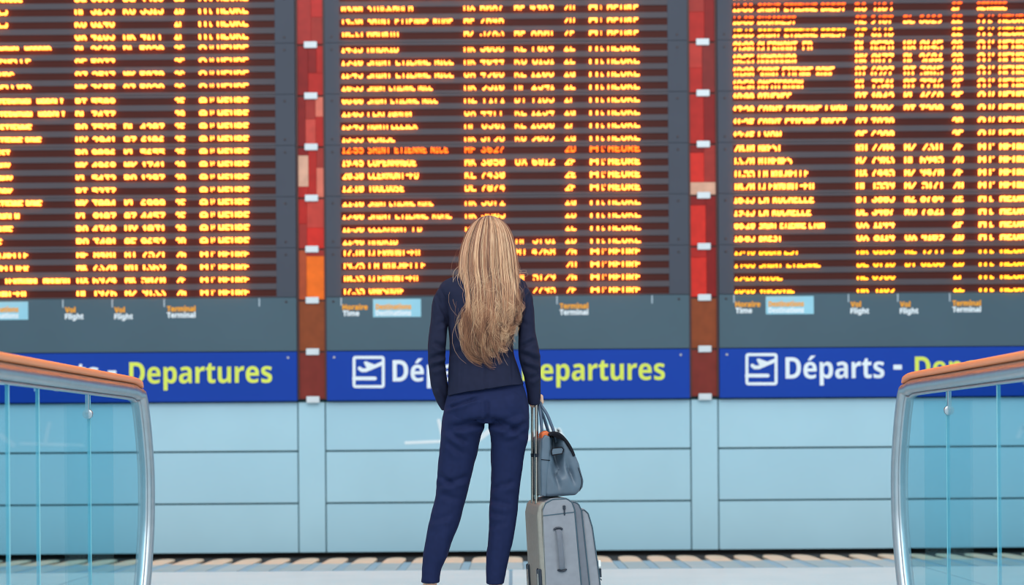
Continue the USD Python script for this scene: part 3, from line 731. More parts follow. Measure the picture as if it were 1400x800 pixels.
# jacket ---------------------------------------------------
torso = lofted([(549, 610.5, 722.5, .130, -.010), (540, 612, 720.5, .130, -.010), (528, 612.8, 716.5, .126, -.008), (515, 613, 712.5, .119, -.004), (500, 613.2, 708, .112, .0), (488, 613.8, 703.5, .107, .004), (476, 614, 701.5, .104, .006), (465, 613.6, 702.5, .104, .006), (450, 612.5, 705, .108, .004),
                (430, 611, 708.5, .115, .002), (412, 608.5, 711, .117, .004), (402, 602, 719, .110, .006), (394, 600, 721, .098, .008), (387, 604, 719, .082, .012), (381, 612, 713, .070, .016), (375, 626, 702, .062, .018), (366, 644, 689, .055, .020)], n=56, e=2.35)
cut = m3.Manifold.cube((2, 2, 1), True).rotate((0, -8.4, 0)).translate(tuple(P(665, 533.5, YP) - [0, 0, 0.5 / math.cos(math.radians(8.4))]))
torso_m = man(torso) - cut


def chain(pts, depth_k=1.0, n=28):
    """A sleeve: pixel centre, half width in pixels, offset in depth."""
    q = spline(np.array(pts, float), len(pts) * 6)
    c = np.array([P(a[0], a[1], YP) + [0, a[3], 0] for a in q])
    return tube(c, q[:, 2] * PXM, n, flat=(1.0, depth_k), up=(1, 0, 0))


sleeveL = chain([(613, 399, 12, .004), (607.5, 405, 12.6, .004), (603, 418, 12.4, .0), (601, 436, 12.2, -.004), (599.2, 455, 12.4, -.010), (597.8, 472, 12.8, -.016), (597.2, 487, 12.4, -.016), (597.5, 500, 11.8, -.010), (599, 515, 11.4, .0), (601.3, 530, 10.8, .014), (605, 545, 9.6, .03), (610, 558, 7.6, .045)], 1.25)
sleeveR = chain([(710, 398, 11.5, .004), (715, 405, 12.0, .004), (718, 418, 12.0, .0), (719, 436, 12.0, -.004), (719.8, 453, 12.2, -.010), (721.8, 470, 13.6, -.016), (723.6, 486, 14.6, -.016), (725.6, 500, 13.2, -.008), (727.8, 515, 11.4, .006), (729.4, 530, 10.2, .024), (730.2, 541, 9.2, .034), (730.6, 552, 8.0, .042)], 1.2)
jk = solid([torso_m, man(sleeveL), man(sleeveR)], 0.009, 9)
jk = crease(jk, [(589, 492, 612, 484, 3.2, .007), (590, 505, 611, 498, 3, .005), (594, 470, 611, 478, 3, .005), (597, 448, 612, 440, 3, .003), (737, 494, 712, 484, 3.4, .007), (736, 508, 714, 500, 3, .005), (732, 466, 711, 476, 3, .005), (722, 446, 708, 438, 3, .003),
                 (595, 400, 613, 440, 2.6, .004), (727, 398, 709, 440, 2.6, .004), (611, 442, 613, 470, 3, .006), (708, 442, 706, 466, 3, .006), (616, 486, 650, 476, 4, .004), (700, 484, 668, 492, 4, .004), (617, 470, 640, 466, 4, .003),
                 (664, 480, 665, 534, 1.6, .0025), (634, 420, 630, 536, 1.5, .0016), (697, 430, 701, 528, 1.5, .0016), (602, 530, 612, 548, 3, .004), (724, 520, 738, 512, 3, .004)])
jk = ripple(jk, 0.007, 10, 14, 11)
part(person, 'jacket', jk, m_jacket, smooth=60, label='navy fitted suit jacket')

# body: one continuous figure ------------------------------
HC = P(667.5, 333, YP) + [0, .03, 0]                 # middle of the head
B = []
skull = sphere((0, 0, 0), 1, 4, (.074, .094, .098)).apply_translation(HC + [0, -.004, .022])
B.append(man(skull))
jaw = m3.Manifold.batch_hull([man(sphere(HC + [sx * .040, .045, -.045], .026, 2)) for sx in (-1, 1)] + [man(sphere(HC + [0, .068, -.088], .020, 2)), man(sphere(HC + [0, .055, .0], .05, 2)), man(sphere(HC + [0, .0, -.02], .062, 2))])
B.append(jaw)
B.append(m3.Manifold.batch_hull([man(sphere(HC + [0, .092, .012], .009, 2)), man(sphere(HC + [0, .112, -.026], .0115, 2)), man(sphere(HC + [.014, .096, -.03], .008, 2)), man(sphere(HC + [-.014, .096, -.03], .008, 2))]))   # nose
for sx in (-1, 1):
    B.append(m3.Manifold.batch_hull([man(sphere(HC + [sx * .052, .070, .022], .012, 2)), man(sphere(HC + [sx * .016, .088, .026], .010, 2))]))   # brow
    B.append(man(sphere((0, 0, 0), 1, 3, (.009, .017, .030)).apply_translation(HC + [sx * .076, -.004, -.008])))     # ear
    B.append(man(sphere(HC + [sx * .036, .066, -.030], .026, 2)))                                                     # cheek
B.append(blob_chain([(*(HC + [0, -.012, -.05]), .056), (*(HC + [0, -.014, -.13]), .052), (*P(667, 388, YP), .062)]))
tb = lofted([(552, 617, 716, .105, -.008), (520, 619, 706, .100, -.004), (478, 620, 696, .090, .004), (430, 617, 702, .100, .002), (405, 615, 706, .096, .004), (390, 620, 706, .075, .010), (378, 640, 694, .055, .016)])
B.append(man(tb))


def arm(pts):
    return blob_chain([(*(P(a, b, YP) + [0, d, 0]), r * PXM) for a, b, r, d in pts])


WR = P(733, 540.5, YP) + [0, .075, 0]
BAR = P(730.5, 546.5, YP) + [0, .10, 0]              # middle of the suitcase grip
B.append(arm([(615, 401, 9, .004), (601, 440, 9, -.004), (597.5, 490, 8.5, -.014), (601.5, 530, 7, .014), (609.5, 556, 6, .045), (622, 566, 7.5, .050), (632, 578, 6, .045)]))
B.append(arm([(709, 401, 9, .004), (719, 440, 9, -.004), (724, 488, 8.5, -.014), (729.5, 530, 7, .026)]) + blob_chain([(*(P(729.5, 530, YP) + [0, .026, 0]), .021), (*WR, .0205)]))
for side, pts in (('L', [(634, 560, 24, -.01), (628, 620, 20, .0), (619, 670, 15, .006), (608, 715, 15, -.006), (590, 785, 9.5, -.010)]), ('R', [(694, 560, 24, -.01), (694, 620, 20, .0), (690, 670, 15, .006), (686, 715, 15, -.006), (677, 785, 9.5, -.010)])):
    B.append(arm(pts))
FEET = {}
for k, (px, py, ax, tx) in {'L': (590, 785, -.004, -.045), 'R': (677, 785, .0, .020)}.items():
    a = P(px, py, YP) + [0, -.010, 0]
    an = np.array([a[0] + ax, a[1] - .004, .125]); heel = np.array([an[0], an[1] - .025, .075]); ball = np.array([an[0] + tx * .6, an[1] + .125, .024]); toe = np.array([an[0] + tx, an[1] + .185, .018])
    FEET[k] = (an, heel, ball, toe)
    B.append(blob_chain([(*a, .030), (*an, .029)]) + m3.Manifold.batch_hull([man(sphere(an, .029, 2)), man(sphere(heel, .027, 2)), man(sphere(ball + [0, -.07, .035], .027, 2))]) + blob_chain([(*(ball + [0, -.07, .035]), .026), (*ball, .026), (*toe, .016)]))
# right hand closed on the grip, which runs away from the viewer
palm = [man(sphere(WR + [.002, .012, -.004], .019, 2))]
knuck = []
for i in range(4):
    yk = BAR[1] - .028 + i * .0195
    kn = np.array([BAR[0] + .030, yk, BAR[2] + .016 - .003 * abs(i - 1.2)])
    knuck.append(kn)
    palm.append(man(sphere(kn, .0118, 2)))
hand = m3.Manifold.batch_hull(palm)
for i, kn in enumerate(knuck):
    L = (.9, 1.0, .96, .8)[i]
    p1 = kn + [.004, 0, -.024 * L]; p2 = np.array([BAR[0] + .012, kn[1], BAR[2] - .026 * L]); p3 = np.array([BAR[0] - .012, kn[1], BAR[2] - .022 * L])
    hand += blob_chain([(*kn, .0112), (*p1, .0100), (*p2, .0092), (*p3, .0082)])
th = [(*(WR + [-.004, .02, -.004]), .0135), (BAR[0] - .004, BAR[1] - .052, BAR[2] + .024, .0115), (BAR[0] - .018, BAR[1] - .040, BAR[2] + .012, .0105), (BAR[0] - .020, BAR[1] - .022, BAR[2] - .006, .0088)]
hand += blob_chain(th)
B.append(hand)
bd = solid(B, 0.0065, 5)
part(person, 'body', bd, m_skin, smooth=60, label='fair skin of hand, ankles and neck')
for sx in (-1, 1):
    e = HC + [sx * .032, .074, .006]
    ey = part(person, 'eye', sphere(e, .0125, 3), m_eye)
    part(ey, 'iris', sphere((0, 0, 0), 1, 2, (.0058, .002, .0058)).apply_translation(e + [0, .0122, 0]), m_iris)
    part(person, 'eyebrow', tube(spline([HC + [sx * .016, .094, .036], HC + [sx * .034, .088, .042], HC + [sx * .054, .070, .036]], 8), .0035, 6), m_brow)
part(person, 'lips', m3.Manifold.batch_hull([man(sphere(HC + [sx * .020, .078, -.058], .005, 2)) for sx in (-1, 1)] + [man(sphere(HC + [0, .090, -.056], .0075, 2)), man(sphere(HC + [0, .088, -.064], .0065, 2))]), m_lip)

# shoes: black court shoes with a block heel, open over the instep
for k, (an, heel, ball, toe) in FEET.items():
    up = m3.Manifold.batch_hull([man(sphere(heel, .0315, 2)), man(sphere(heel + [0, .03, -.010], .030, 2)), man(sphere(ball + [0, -.05, .022], .030, 2))]) + m3.Manifold.batch_hull([man(sphere(ball + [0, -.05, .022], .030, 2)), man(sphere(ball + [.006, 0, .002], .030, 2)), man(sphere(ball + [-.006, 0, .002], .030, 2))]) + m3.Manifold.batch_hull([man(sphere(ball + [.006, 0, .002], .030, 2)), man(sphere(ball + [-.006, 0, .002], .030, 2)), man(sphere(toe, .019, 2))])
    top = m3.Manifold.cube((.3, .5, .2), True).rotate((-21, 0, 0)).translate(tuple(an + [0, .045, .052]))
    up = (up - top).trim_by_plane((0, 0, 1), 0.004)
    sh = tri(up.refine_to_length(.008))
    trimesh.smoothing.filter_taubin(sh, iterations=4)
    sn = part(person, 'shoe', sh, m_shoe, smooth=50, label='black leather court shoe')
    hp = [[heel[0] + w * np.cos(q), heel[1] + .002 + w * 1.05 * np.sin(q), z] for z, w in ((.0, .016), (.03, .016), (.055, .021), (.066, .025)) for q in np.linspace(0, 2 * np.pi, 16, endpoint=False)]
    part(sn, 'heel', loft(np.array(hp).reshape(4, 16, 3)), m_sole, smooth=40)

# hair: strands over a closed under-layer ------------------
HY = np.array([293, 297, 303, 310, 320, 335, 350, 370, 390, 410, 430, 445, 458, 468, 478, 484], float)
HL = np.array([664, 655, 648, 643, 637.5, 632, 629, 628, 631, 633, 634.5, 636, 638.5, 640, 646, 654], float)
HR = np.array([672, 681, 688, 693.5, 698.5, 703, 705.5, 707.5, 709.5, 710.5, 710, 708, 704, 699, 692, 682], float)
# distance of the hair's back surface behind the traveller's plane, and its half thickness there
HB = np.array([.015, -.020, -.045, -.064, -.080, -.094, -.104, -.112, -.124, -.136, -.140, -.136, -.130, -.126, -.122, -.120], float)
HT = np.array([.04, .07, .09, .10, .11, .115, .110, .095, .085, .066, .055, .050, .046, .042, .036, .028], float)


def hair_mat(name, ramp, rough):
    return usdkit.material(stage, LOOKS + name, {
        'geo': ('geometry', {}), 'at': ('attribute', {'attribute': 'tone'}), 'ramp': ('rgb_ramp', {'ramp': ramp}), 'n': ('noise_texture', {'scale': 44, 'detail': 3}), 'mp': ('mapping', {'scale': (2.2, 2.2, 0.07)}),
        'ad': ('math', {'math_type': 'multiply_add', 'value2': 0.80, 'value3': 0.0}), 'sm': ('math', {'math_type': 'multiply_add', 'value2': 0.35, 'value3': -0.09}),
        'p': ('principled_bsdf', {'roughness': rough, 'specular_ior_level': 0.45, 'sheen_weight': 0.15})},
        [('at.fac', 'ad.value1'), ('geo.position', 'mp.vector'), ('mp.vector', 'n.vector'), ('n.fac', 'sm.value1'), ('sm.value', 'ad.value3'), ('ad.value', 'ramp.fac'), ('ramp.color', 'p.base_color')], surface='p.BSDF')


BLOND = hair_mat('blond_hair', [(0.12, lin((70, 38, 28))), (0.42, lin((146, 94, 66))), (0.68, lin((196, 142, 104))), (0.96, lin((246, 212, 172)))], 0.34)
m_under = mat('hair_under', (132, 92, 68), 0.6, vary=0.25, scale=60)
gap = 5.0
rings = []
for i in range(1, 15):
    a = (HR[i] - HL[i]) / 2 - gap * 0.9; c = P((HL[i] + HR[i]) / 2, HY[i], YP)
    t_ = np.linspace(0, 2 * np.pi, 40, endpoint=False)
    dep = HT[i] - .012
    rings.append(np.c_[c[0] + a * PXM * np.cos(t_), YP + HB[i] + HT[i] + dep * np.where(np.sin(t_) > 0, np.sin(t_) * (0.5 if HY[i] < 372 else 0.15), np.sin(t_)) + .004, np.full(40, c[2])])
hair = part(person, 'hair', loft(rings), m_under, smooth=60, label='long wavy blond hair')
g = np.random.default_rng(5)
V, FC, base, TONE = [], [], 0, []


def strand(u, layer, y_end, rr, wob, curl, ph, n=40, y0=None):
    """u -1..1 from side to side (over the back), layer 0 = outermost; returns the strand's points."""
    s = np.linspace(0, 1, n)
    ys = (294.5 + 3 * abs(u)) if y0 is None else y0
    py = ys + (y_end - ys) * s ** 1.15
    hl, hr = np.interp(py, HY, HL), np.interp(py, HY, HR)
    hb, ht = np.interp(py, HY, HB), np.interp(py, HY, HT)
    spread = np.clip(1 - 0.0 * s, 0, 1)
    w = (hr - hl) / 2 * .955 - layer * 4.0
    dry = np.clip((py - 300) / 180, 0, 1)
    ang = u * np.pi / 2 * (1.06 if True else 1)
    x = (hl + hr) / 2 + w * np.sin(ang) * spread
    y = hb + ht - (ht - layer * .010) * np.cos(ang)
    amp = wob * dry ** 2.0 * 3.4 * (1 - .6 * min(1, u * u))
    x = x + amp * np.sin(2 * np.pi * (s * 1.7 + ph)) + amp * .25 * np.sin(2 * np.pi * (s * 4.1 + ph * 3))
    y = y + amp * PXM * .8 * np.cos(2 * np.pi * (s * 1.9 + ph))
    k = np.clip((s - (1 - curl[1])) / curl[1], 0, 1)
    th_ = k * curl[2]
    x = x + curl[0] * (np.sin(th_)) * 1.0
    py = py - curl[0] * (1 - np.cos(th_)) * 0.8
    pts = np.array([P(a, b, YP) for a, b in zip(x, py)])
    pts[:, 1] = YP + y - abs(curl[0]) * PXM * .35 * np.sin(th_ * .8) - .003
    rad = rr * np.clip(1.25 - 0.9 * s ** 3, .2, 1) * (0.35 + 0.65 * np.clip(s * 9, 0, 1))
    return pts, rad


def add_tube(pts, rad, n=4, tone=0.5):
    global base
    s_ = np.linspace(0, 1, len(pts))
    TONE.append(np.repeat(np.clip(tone + g.normal(0, .11) - .30 * np.exp(-s_ / .05) + .10 * (s_ - .4), 0, 1), n))
    t = np.gradient(pts, axis=0); t /= np.linalg.norm(t, axis=1, keepdims=True) + 1e-9
    ref = np.cross(t, [0, 1.0, 0]); ref /= np.linalg.norm(ref, axis=1, keepdims=True) + 1e-9
    s = np.cross(t, ref)
    a = np.arange(n) * 2 * np.pi / n
    v = pts[:, None] + rad[:, None, None] * (np.cos(a)[None, :, None] * ref[:, None] + np.sin(a)[None, :, None] * s[:, None])
    m = len(pts)
    i = np.arange(m - 1)[:, None] * n
    k = np.arange(n); k2 = (k + 1) % n
    f = np.vstack([np.c_[(i + k).ravel(), (i + k2).ravel(), (i + k2 + n).ravel()], np.c_[(i + k).ravel(), (i + k2 + n).ravel(), (i + k + n).ravel()]])
    V.append(v.reshape(-1, 3)); FC.append(f + base); base += m * n


for c in range(280):                                            # locks, each of many hairs
    u0 = g.uniform(-1.12, 1.12)
    layer0 = g.choice([0, 0.1, .2, .35, .5, .8, 1.3])
    edge = abs(u0) ** 2
    end0 = g.uniform(446, 483) - 16 * edge - 6 * layer0 * 0
    if u0 > .55:
        end0 = g.uniform(415, 462)
    wob0, ph0 = g.uniform(.25, .85), g.uniform(0, 1)
    curl0 = (g.choice([-1, 1]) * g.uniform(2.5, 9) * (1 if end0 > 440 else .5), g.uniform(.08, .22), g.uniform(2.2, 5.2))
    tn = g.beta(1.6, 1.5)
    for _ in range(g.integers(10, 17)):
        du = g.normal(0, .032)
        pts, rad = strand(u0 + du, layer0 + g.uniform(-.1, .25), end0 + g.normal(0, 3.5), g.uniform(.00055, .00115), wob0 * g.uniform(.8, 1.2), (curl0[0] * g.uniform(.8, 1.2), curl0[1], curl0[2] * g.uniform(.85, 1.1)), ph0 + g.normal(0, .03))
        add_tube(pts, rad, 4, tn)
for c in range(46):                                             # pale front locks and stray hairs
    u0 = g.uniform(-.95, .95)
    ph0 = g.uniform(0, 1)
    for _ in range(5):
        pts, rad = strand(u0 + g.normal(0, .02), -0.35, g.uniform(380, 480), g.uniform(.0005, .0009), g.uniform(.5, 1.0), (g.normal(0, 7), .18, 3.0), ph0 + g.normal(0, .02))
        add_tube(pts, rad, 4, .85)
for c in range(70):                                             # curled ends
    u0 = g.uniform(-1.0, .62)
    ph0, w0_, c0 = g.uniform(0, 1), g.uniform(.2, .6), g.choice([-1, 1]) * g.uniform(7, 12)
    tn = g.beta(1.4, 1.4)
    e0 = g.uniform(470, 493) - 13 * u0 * u0
    cl = (g.uniform(.08, .17), g.uniform(2.6, 6.0))
    for _ in range(11):
        pts, rad = strand(u0 + g.normal(0, .03), g.uniform(-.3, .3), e0 + g.normal(0, 1.5), g.uniform(.0006, .0011), w0_, (c0 * g.uniform(.85, 1.15), cl[0], cl[1] * g.uniform(.95, 1.05)), ph0 + g.normal(0, .02), n=56)
        add_tube(pts, rad, 4, tn)
for c in range(60):                                             # flyaway hairs at the outline
    u0 = g.choice([-1, 1]) * g.uniform(.85, 1.1)
    pts, rad = strand(u0, -0.5 - g.uniform(0, .5), g.uniform(350, 470), .0003, g.uniform(.6, 1.2), (g.normal(0, 6), .3, 3.0), g.uniform(0, 1))
    add_tube(pts, rad, 3)
sn = part(hair, 'strands', trimesh.Trimesh(np.vstack(V), np.vstack(FC), process=False), BLOND, smooth=True, kind='stuff')
UsdGeom.PrimvarsAPI(sn.prim).CreatePrimvar('tone', Sdf.ValueTypeNames.FloatArray, 'vertex').Set(np.concatenate(TONE).astype(np.float32).tolist())

# ------------------------------------------------------------------ suitcase
m_fabric = mat('suitcase_fabric', (141, 144, 153), 0.8, vary=0.08, scale=30, bump=0.3, bscale=1200, sheen_weight=0.1)
m_fabric_d = mat('suitcase_fabric_dark', (112, 116, 127), 0.8, vary=0.08, scale=30, bump=0.3, bscale=1200)
m_shell = mat('suitcase_back', (146, 142, 134), 0.6, vary=0.08, scale=60, bump=0.2, bscale=900)
m_pipe = mat('suitcase_piping', (70, 92, 106), 0.45)
m_plastic = mat('dark_plastic', (38, 46, 60), 0.35)
m_chrome = mat('trolley_tube', (196, 186, 176), 0.18, 1.0)
m_tagw = mat('white_tag', (236, 238, 238), 0.5)
TH, LEAN = math.radians(8.6), math.radians(2.7)
SO = P(746, 833.5, 6.93); SO[2] = 0.0
AX = np.array([math.cos(TH), math.sin(TH), 0]); VX = np.array([-math.sin(TH), math.cos(TH), 0]); UP = np.array([0, 0, 1.0])
UP2 = UP * math.cos(LEAN) - AX * math.sin(LEAN); AX2 = AX * math.cos(LEAN) + UP * math.sin(LEAN)


def S(pts):
    """Suitcase frame (from the back wall forward, from the near side across, up) to the world; the case leans back on the floor by a couple of degrees."""
    p = np.atleast_2d(np.asarray(pts, float))
    return SO + p[:, :1] * AX2 + p[:, 1:2] * VX + p[:, 2:3] * UP2 + [0, 0, 0.0]


def s_mesh(m):
    return trimesh.Trimesh(S(m.vertices), m.faces, process=False)


def prism(poly, v0, v1, round_=0.012):
    """A profile in (u, w) given depth across the case from v0 to v1 with rounded rims."""
    rings = []
    for k, q in ((0, 1.0), (.3, .3), (1, 0)):
        pass
    layers = [(v0, round_), (v0 + round_ * .15, round_ * .5), (v0 + round_ * .5, round_ * .13), (v0 + round_, 0), (v1 - round_, 0), (v1 - round_ * .5, round_ * .13), (v1 - round_ * .15, round_ * .5), (v1, round_)]
    n = 96
    for v, ins in layers:
        g_ = poly.buffer(-ins) if ins else poly
        e = g_.exterior
        c = np.array([e.interpolate(t, normalized=True).coords[0] for t in np.linspace(0, 1, n, endpoint=False)])
        ctr = np.array(poly.centroid.coords[0])
        a = np.arctan2(c[:, 1] - ctr[1], c[:, 0] - ctr[0])
        k = int(np.argmin(np.abs(a + np.pi / 2)))
        c = np.roll(c, -k, 0)
        rings.append(np.c_[c[:, 0], np.full(n, v), c[:, 1]])
    return loft(rings)


suitcase = thing('suitcase', 'grey fabric cabin suitcase on wheels standing at the right of the woman', 'suitcase', SO)
Wc = 0.34
H = 0.492


def prof(u0, u1a, u1b, w0, h, r0, r1):
    """A side profile with rounded upper corners: u0 back, u1a/u1b front at bottom/top."""
    p = sg.Polygon([(u0, w0), (u1a, w0), (u1b, h), (u0, h)])
    return p.buffer(-min(r0, r1) * .98).buffer(min(r0, r1) * .98) if r0 == r1 else p


body = sg.Polygon([(0.0, .035), (.172, .035), (.158, H - .055), (.148, H - .02), (.122, H), (.058, H), (.022, H - .016), (.004, H - .05)]).buffer(-.014).buffer(.014)
part(suitcase, 'body', s_mesh(prism(body, 0, Wc, .010)), m_fabric, smooth=40, label='grey fabric body with rounded corners')
shell = sg.Polygon([(-.016, .035), (.012, .035), (.016, H - .05), (.03, H - .016), (.012, H - .012), (-.006, H - .03), (-.016, H - .07)]).buffer(-.004).buffer(.004)
part(suitcase, 'back_shell', s_mesh(prism(shell, -.003, Wc + .003, .012)), m_shell, smooth=40, label='beige-grey back wall')
exp = sg.Polygon([(.150, .04), (.212, .04), (.190, H - .06), (.178, H - .030), (.140, H - .008)]).buffer(-.012).buffer(.012)
part(suitcase, 'expansion_section', s_mesh(prism(exp, .006, Wc - .006, .012)), m_fabric_d, smooth=40)
pocket = sg.Polygon([(.19, .045), (.262, .045), (.256, .15), (.238, H - .14), (.222, H - .075), (.200, H - .052), (.180, H - .05)]).buffer(-.015).buffer(.015)
pk = part(suitcase, 'front_pocket', s_mesh(prism(pocket, .014, Wc - .014, .018)), m_fabric, smooth=40)


def rim(poly, v, r, keep=lambda c: True):
    e = poly.exterior
    c = np.array([e.interpolate(t, normalized=True).coords[0] for t in np.linspace(0, 1, 120)])
    return c, v, r


def piping(name, poly, v, r, parent, ins=0.004, m_=None):
    c = np.array([poly.buffer(-ins).exterior.interpolate(t, normalized=True).coords[0] for t in np.linspace(0, 1, 110)])
    return part(parent, name, s_mesh(tube(np.c_[c[:, 0], np.full(len(c), v), c[:, 1]], r, 6, up=(0, 1, 0))), m_ or m_pipe, smooth=60)


piping('piping', body, .001, .0032, suitcase)
piping('piping', body, Wc - .001, .0032, suitcase)
piping('zip', exp, .0075, .003, suitcase, .004)
piping('zip', pocket, .0165, .003, pk, .005)
for w_, u0, u1 in ((.418, .012, .154),):                         # zip across the side, below the top
    part(suitcase, 'side_zip', s_mesh(tube(spline([(u0, -.0005, w_), (.08, -.0012, w_ + .004), (u1, -.0005, w_ + .008)], 12), .0022, 6)), m_pipe)
part(suitcase, 'zip_pull', s_mesh(cat_([box(.104, .110, -.006, .0, H - .078, H - .040, .002), box(.101, .113, -.007, .001, H - .052, H - .034, .002)])), m_plastic)
# side carrying handle
hs = spline([(.074, .004, .352), (.076, -.016, .340), (.0785, -.022, .27), (.081, -.016, .190), (.083, .004, .178)], 26)
part(suitcase, 'side_handle', s_mesh(tube(hs, .0125, 14, flat=(1.0, .36), up=(1, 0, 0))), m_fabric_d, label='grey padded side handle', smooth=60)
for (u_, w_, s_) in ((.0745, .352, 1), (.083, .178, -1)):
    q = np.linspace(0, np.pi, 12)
    part(suitcase, 'handle_mount', s_mesh(tube(np.c_[u_ + .0185 * np.cos(q), np.full(12, -.004), w_ + s_ * .009 * np.sin(q)], .0042, 8, up=(0, 1, 0))), m_plastic, smooth=60)
# back corner guards, wheels
for v0 in (-.006, Wc - .060):
    gd = part(suitcase, 'corner_guard', s_mesh(cat_([box(-.024, -.008, v0, v0 + .020, .03, .185, .005), box(-.024, -.008, v0 + .046, v0 + .066, .03, .185, .005), box(-.020, .02, v0, v0 + .066, .02, .06, .004)])), m_plastic, smooth=False, label='dark plastic corner guard')
    part(gd, 'guard_bar', s_mesh(tube([(-.020, v0 + .033, .05), (-.020, v0 + .033, .10), (-.019, v0 + .033, .162)], .006, 10)), m_chrome)
    cyl = trimesh.creation.cylinder(.029, .024, sections=28)
    cyl.apply_transform(trimesh.transformations.rotation_matrix(np.pi / 2, (1, 0, 0))); cyl.apply_translation((-.006, v0 + .033, .0295))
    part(suitcase, 'wheel', s_mesh(cyl), m_plastic, smooth=40)
for v0 in (.05, Wc - .08):
    part(suitcase, 'foot', s_mesh(box(.19, .225, v0, v0 + .03, -.010, .05, .004)), m_plastic, smooth=False)
part(pk, 'pocket_seam', s_mesh(tube(spline([(.264, .03, .115), (.2655, .08, .118), (.2655, .30, .118)], 10), .0025, 6)), m_pipe)
part(suitcase, 'name_tag', s_mesh(box(.251, .262, .012, .030, .175, .205, .002)), m_tagw, smooth=False, label='small white tag on the front pocket')
part(suitcase, 'zip_pull', s_mesh(box(.254, .263, .014, .026, .128, .168, .002)), m_plastic, smooth=False)
# telescopic handle
GRIP_W = None
b_loc = np.linalg.solve(np.array([AX2, VX, UP2]).T, BAR - SO)
for v_ in (b_loc[1] - .055, b_loc[1] + .055):
    w_top = b_loc[2]
    u_b = .004
    rod = part(suitcase, 'trolley_tube', s_mesh(tube([(u_b, v_, H - .06), (u_b + (b_loc[0] - u_b) * .5, v_, (H + w_top) / 2 - .03), (u_b + (b_loc[0] - u_b) * .5, v_, (H + w_top) / 2 - .028)], .0085, 14, flat=(1, .8))), m_chrome, smooth=60, label='chrome telescopic tube')
    part(rod, 'inner_tube', s_mesh(tube([(u_b + (b_loc[0] - u_b) * .5, v_, (H + w_top) / 2 - .028), (b_loc[0], v_, w_top - .006)], .0066, 14, flat=(1, .8))), m_chrome, smooth=60)
    part(rod, 'collar', s_mesh(tube([(u_b + (b_loc[0] - u_b) * .5, v_, (H + w_top) / 2 - .036), (u_b + (b_loc[0] - u_b) * .5, v_, (H + w_top) / 2 - .020)], .0096, 14, flat=(1, .85))), m_plastic, smooth=60)
part(suitcase, 'grip', s_mesh(tube(spline([(b_loc[0], b_loc[1] - .066, b_loc[2] - .012), (b_loc[0], b_loc[1] - .056, b_loc[2] - .001), (b_loc[0], b_loc[1], b_loc[2]), (b_loc[0], b_loc[1] + .056, b_loc[2] - .001), (b_loc[0], b_loc[1] + .066, b_loc[2] - .012)], 20), .0125, 14, flat=(1, .9))), m_plastic, smooth=60, label='black grip of the telescopic handle')

# ------------------------------------------------------------------ handbag on top of the suitcase
m_leather = mat('bag_leather', (88, 104, 120), 0.38, vary=0.12, scale=18, bump=0.25, bscale=500)
m_leather_d = mat('bag_leather_dark', (16, 18, 28), 0.6, specular_ior_level=0.2, vary=0.08, scale=20)
m_strap = mat('bag_strap', (70, 92, 116), 0.42, vary=0.08)
m_orange = mat('orange_cloth', (226, 112, 62), 0.7)
BO = S([(.020, .030, H + .0015)])[0]
BT = math.radians(1.5)
bu = AX * math.cos(BT) - UP * math.sin(BT) * -1 * 0.0; bu = AX
# the bag's own frame: across the end that faces the viewer, along its length, up
def Bg(pts):
    p = np.atleast_2d(np.asarray(pts, float))
    return BO + p[:, :1] * AX + p[:, 1:2] * VX + p[:, 2:3] * UP


def b_mesh(m):
    return trimesh.Trimesh(Bg(m.vertices), m.faces, process=False)


LB = .27
bag = thing('handbag', 'grey-blue leather handbag standing on top of the grey suitcase', 'handbag', BO)
bp_ = sg.Polygon([(.012, .006), (.150, .012), (.182, .045), (.186, .075), (.165, .155), (.128, .235), (.098, .268), (.030, .272), (.008, .250), (.0, .10)]).buffer(-.018).buffer(.018)
core = prism(bp_, 0, LB, .016)
mm = tri(man(core).refine_to_length(.009))
trimesh.smoothing.filter_taubin(mm, iterations=6)
v = np.array(mm.vertices)
near = np.clip(1 - v[:, 1] / .12, 0, 1)
far = np.clip(1 - (LB - v[:, 1]) / .12, 0, 1)


def dent(u, w):
    """The gusset folds inward in a V below the tab and bulges at the bottom."""
    up_ = np.clip((w - .085) / .15, 0, 1)
    mid = .062 + .02 * (1 - up_)
    d = .080 * np.clip(up_ * 1.6, 0, 1) * np.exp(-((u - mid) / .017) ** 2)
    d += .012 * up_ * np.exp(-((u - (.030 + .0 * w)) / .012) ** 2) * 0
    d -= .010 * np.exp(-((w - .07) / .05) ** 2) * np.exp(-((u - .09) / .06) ** 2)
    d += .030 * np.exp(-((u - (.045 + (.16 - w) * .25)) / .011) ** 2) * np.clip(1 - np.abs(w - .10) / .07, 0, 1)
    d += .030 * np.exp(-((u - (.112 + (.16 - w) * .30)) / .010) ** 2) * np.clip(1 - np.abs(w - .12) / .07, 0, 1)
    return d


dd = dent(v[:, 0], v[:, 2])
v[:, 1] += dd * near - dd * far
v += (meshkit.fbm(v * 16 + 9, 3, 4) - .5)[:, None] * np.array([.004, .006, .0])
mm.vertices = v
part(bag, 'body', b_mesh(mm), m_leather, smooth=60, label='soft grey-blue leather body')
# back panel, a stiffer slab against the tubes
bk = sg.Polygon([(-.008, .012), (.016, .006), (.036, .22), (.034, .274), (.012, .282), (-.004, .262), (-.010, .15)]).buffer(-.005).buffer(.005)
part(bag, 'back_panel', b_mesh(prism(bk, -.004, LB + .004, .010)), m_leather, smooth=50)
seam = spline([(-.008, -.005, .172), (.012, -.0062, .170), (.032, -.005, .168)], 8)
part(bag, 'seam', b_mesh(tube(seam, .0016, 6)), m_leather_d)
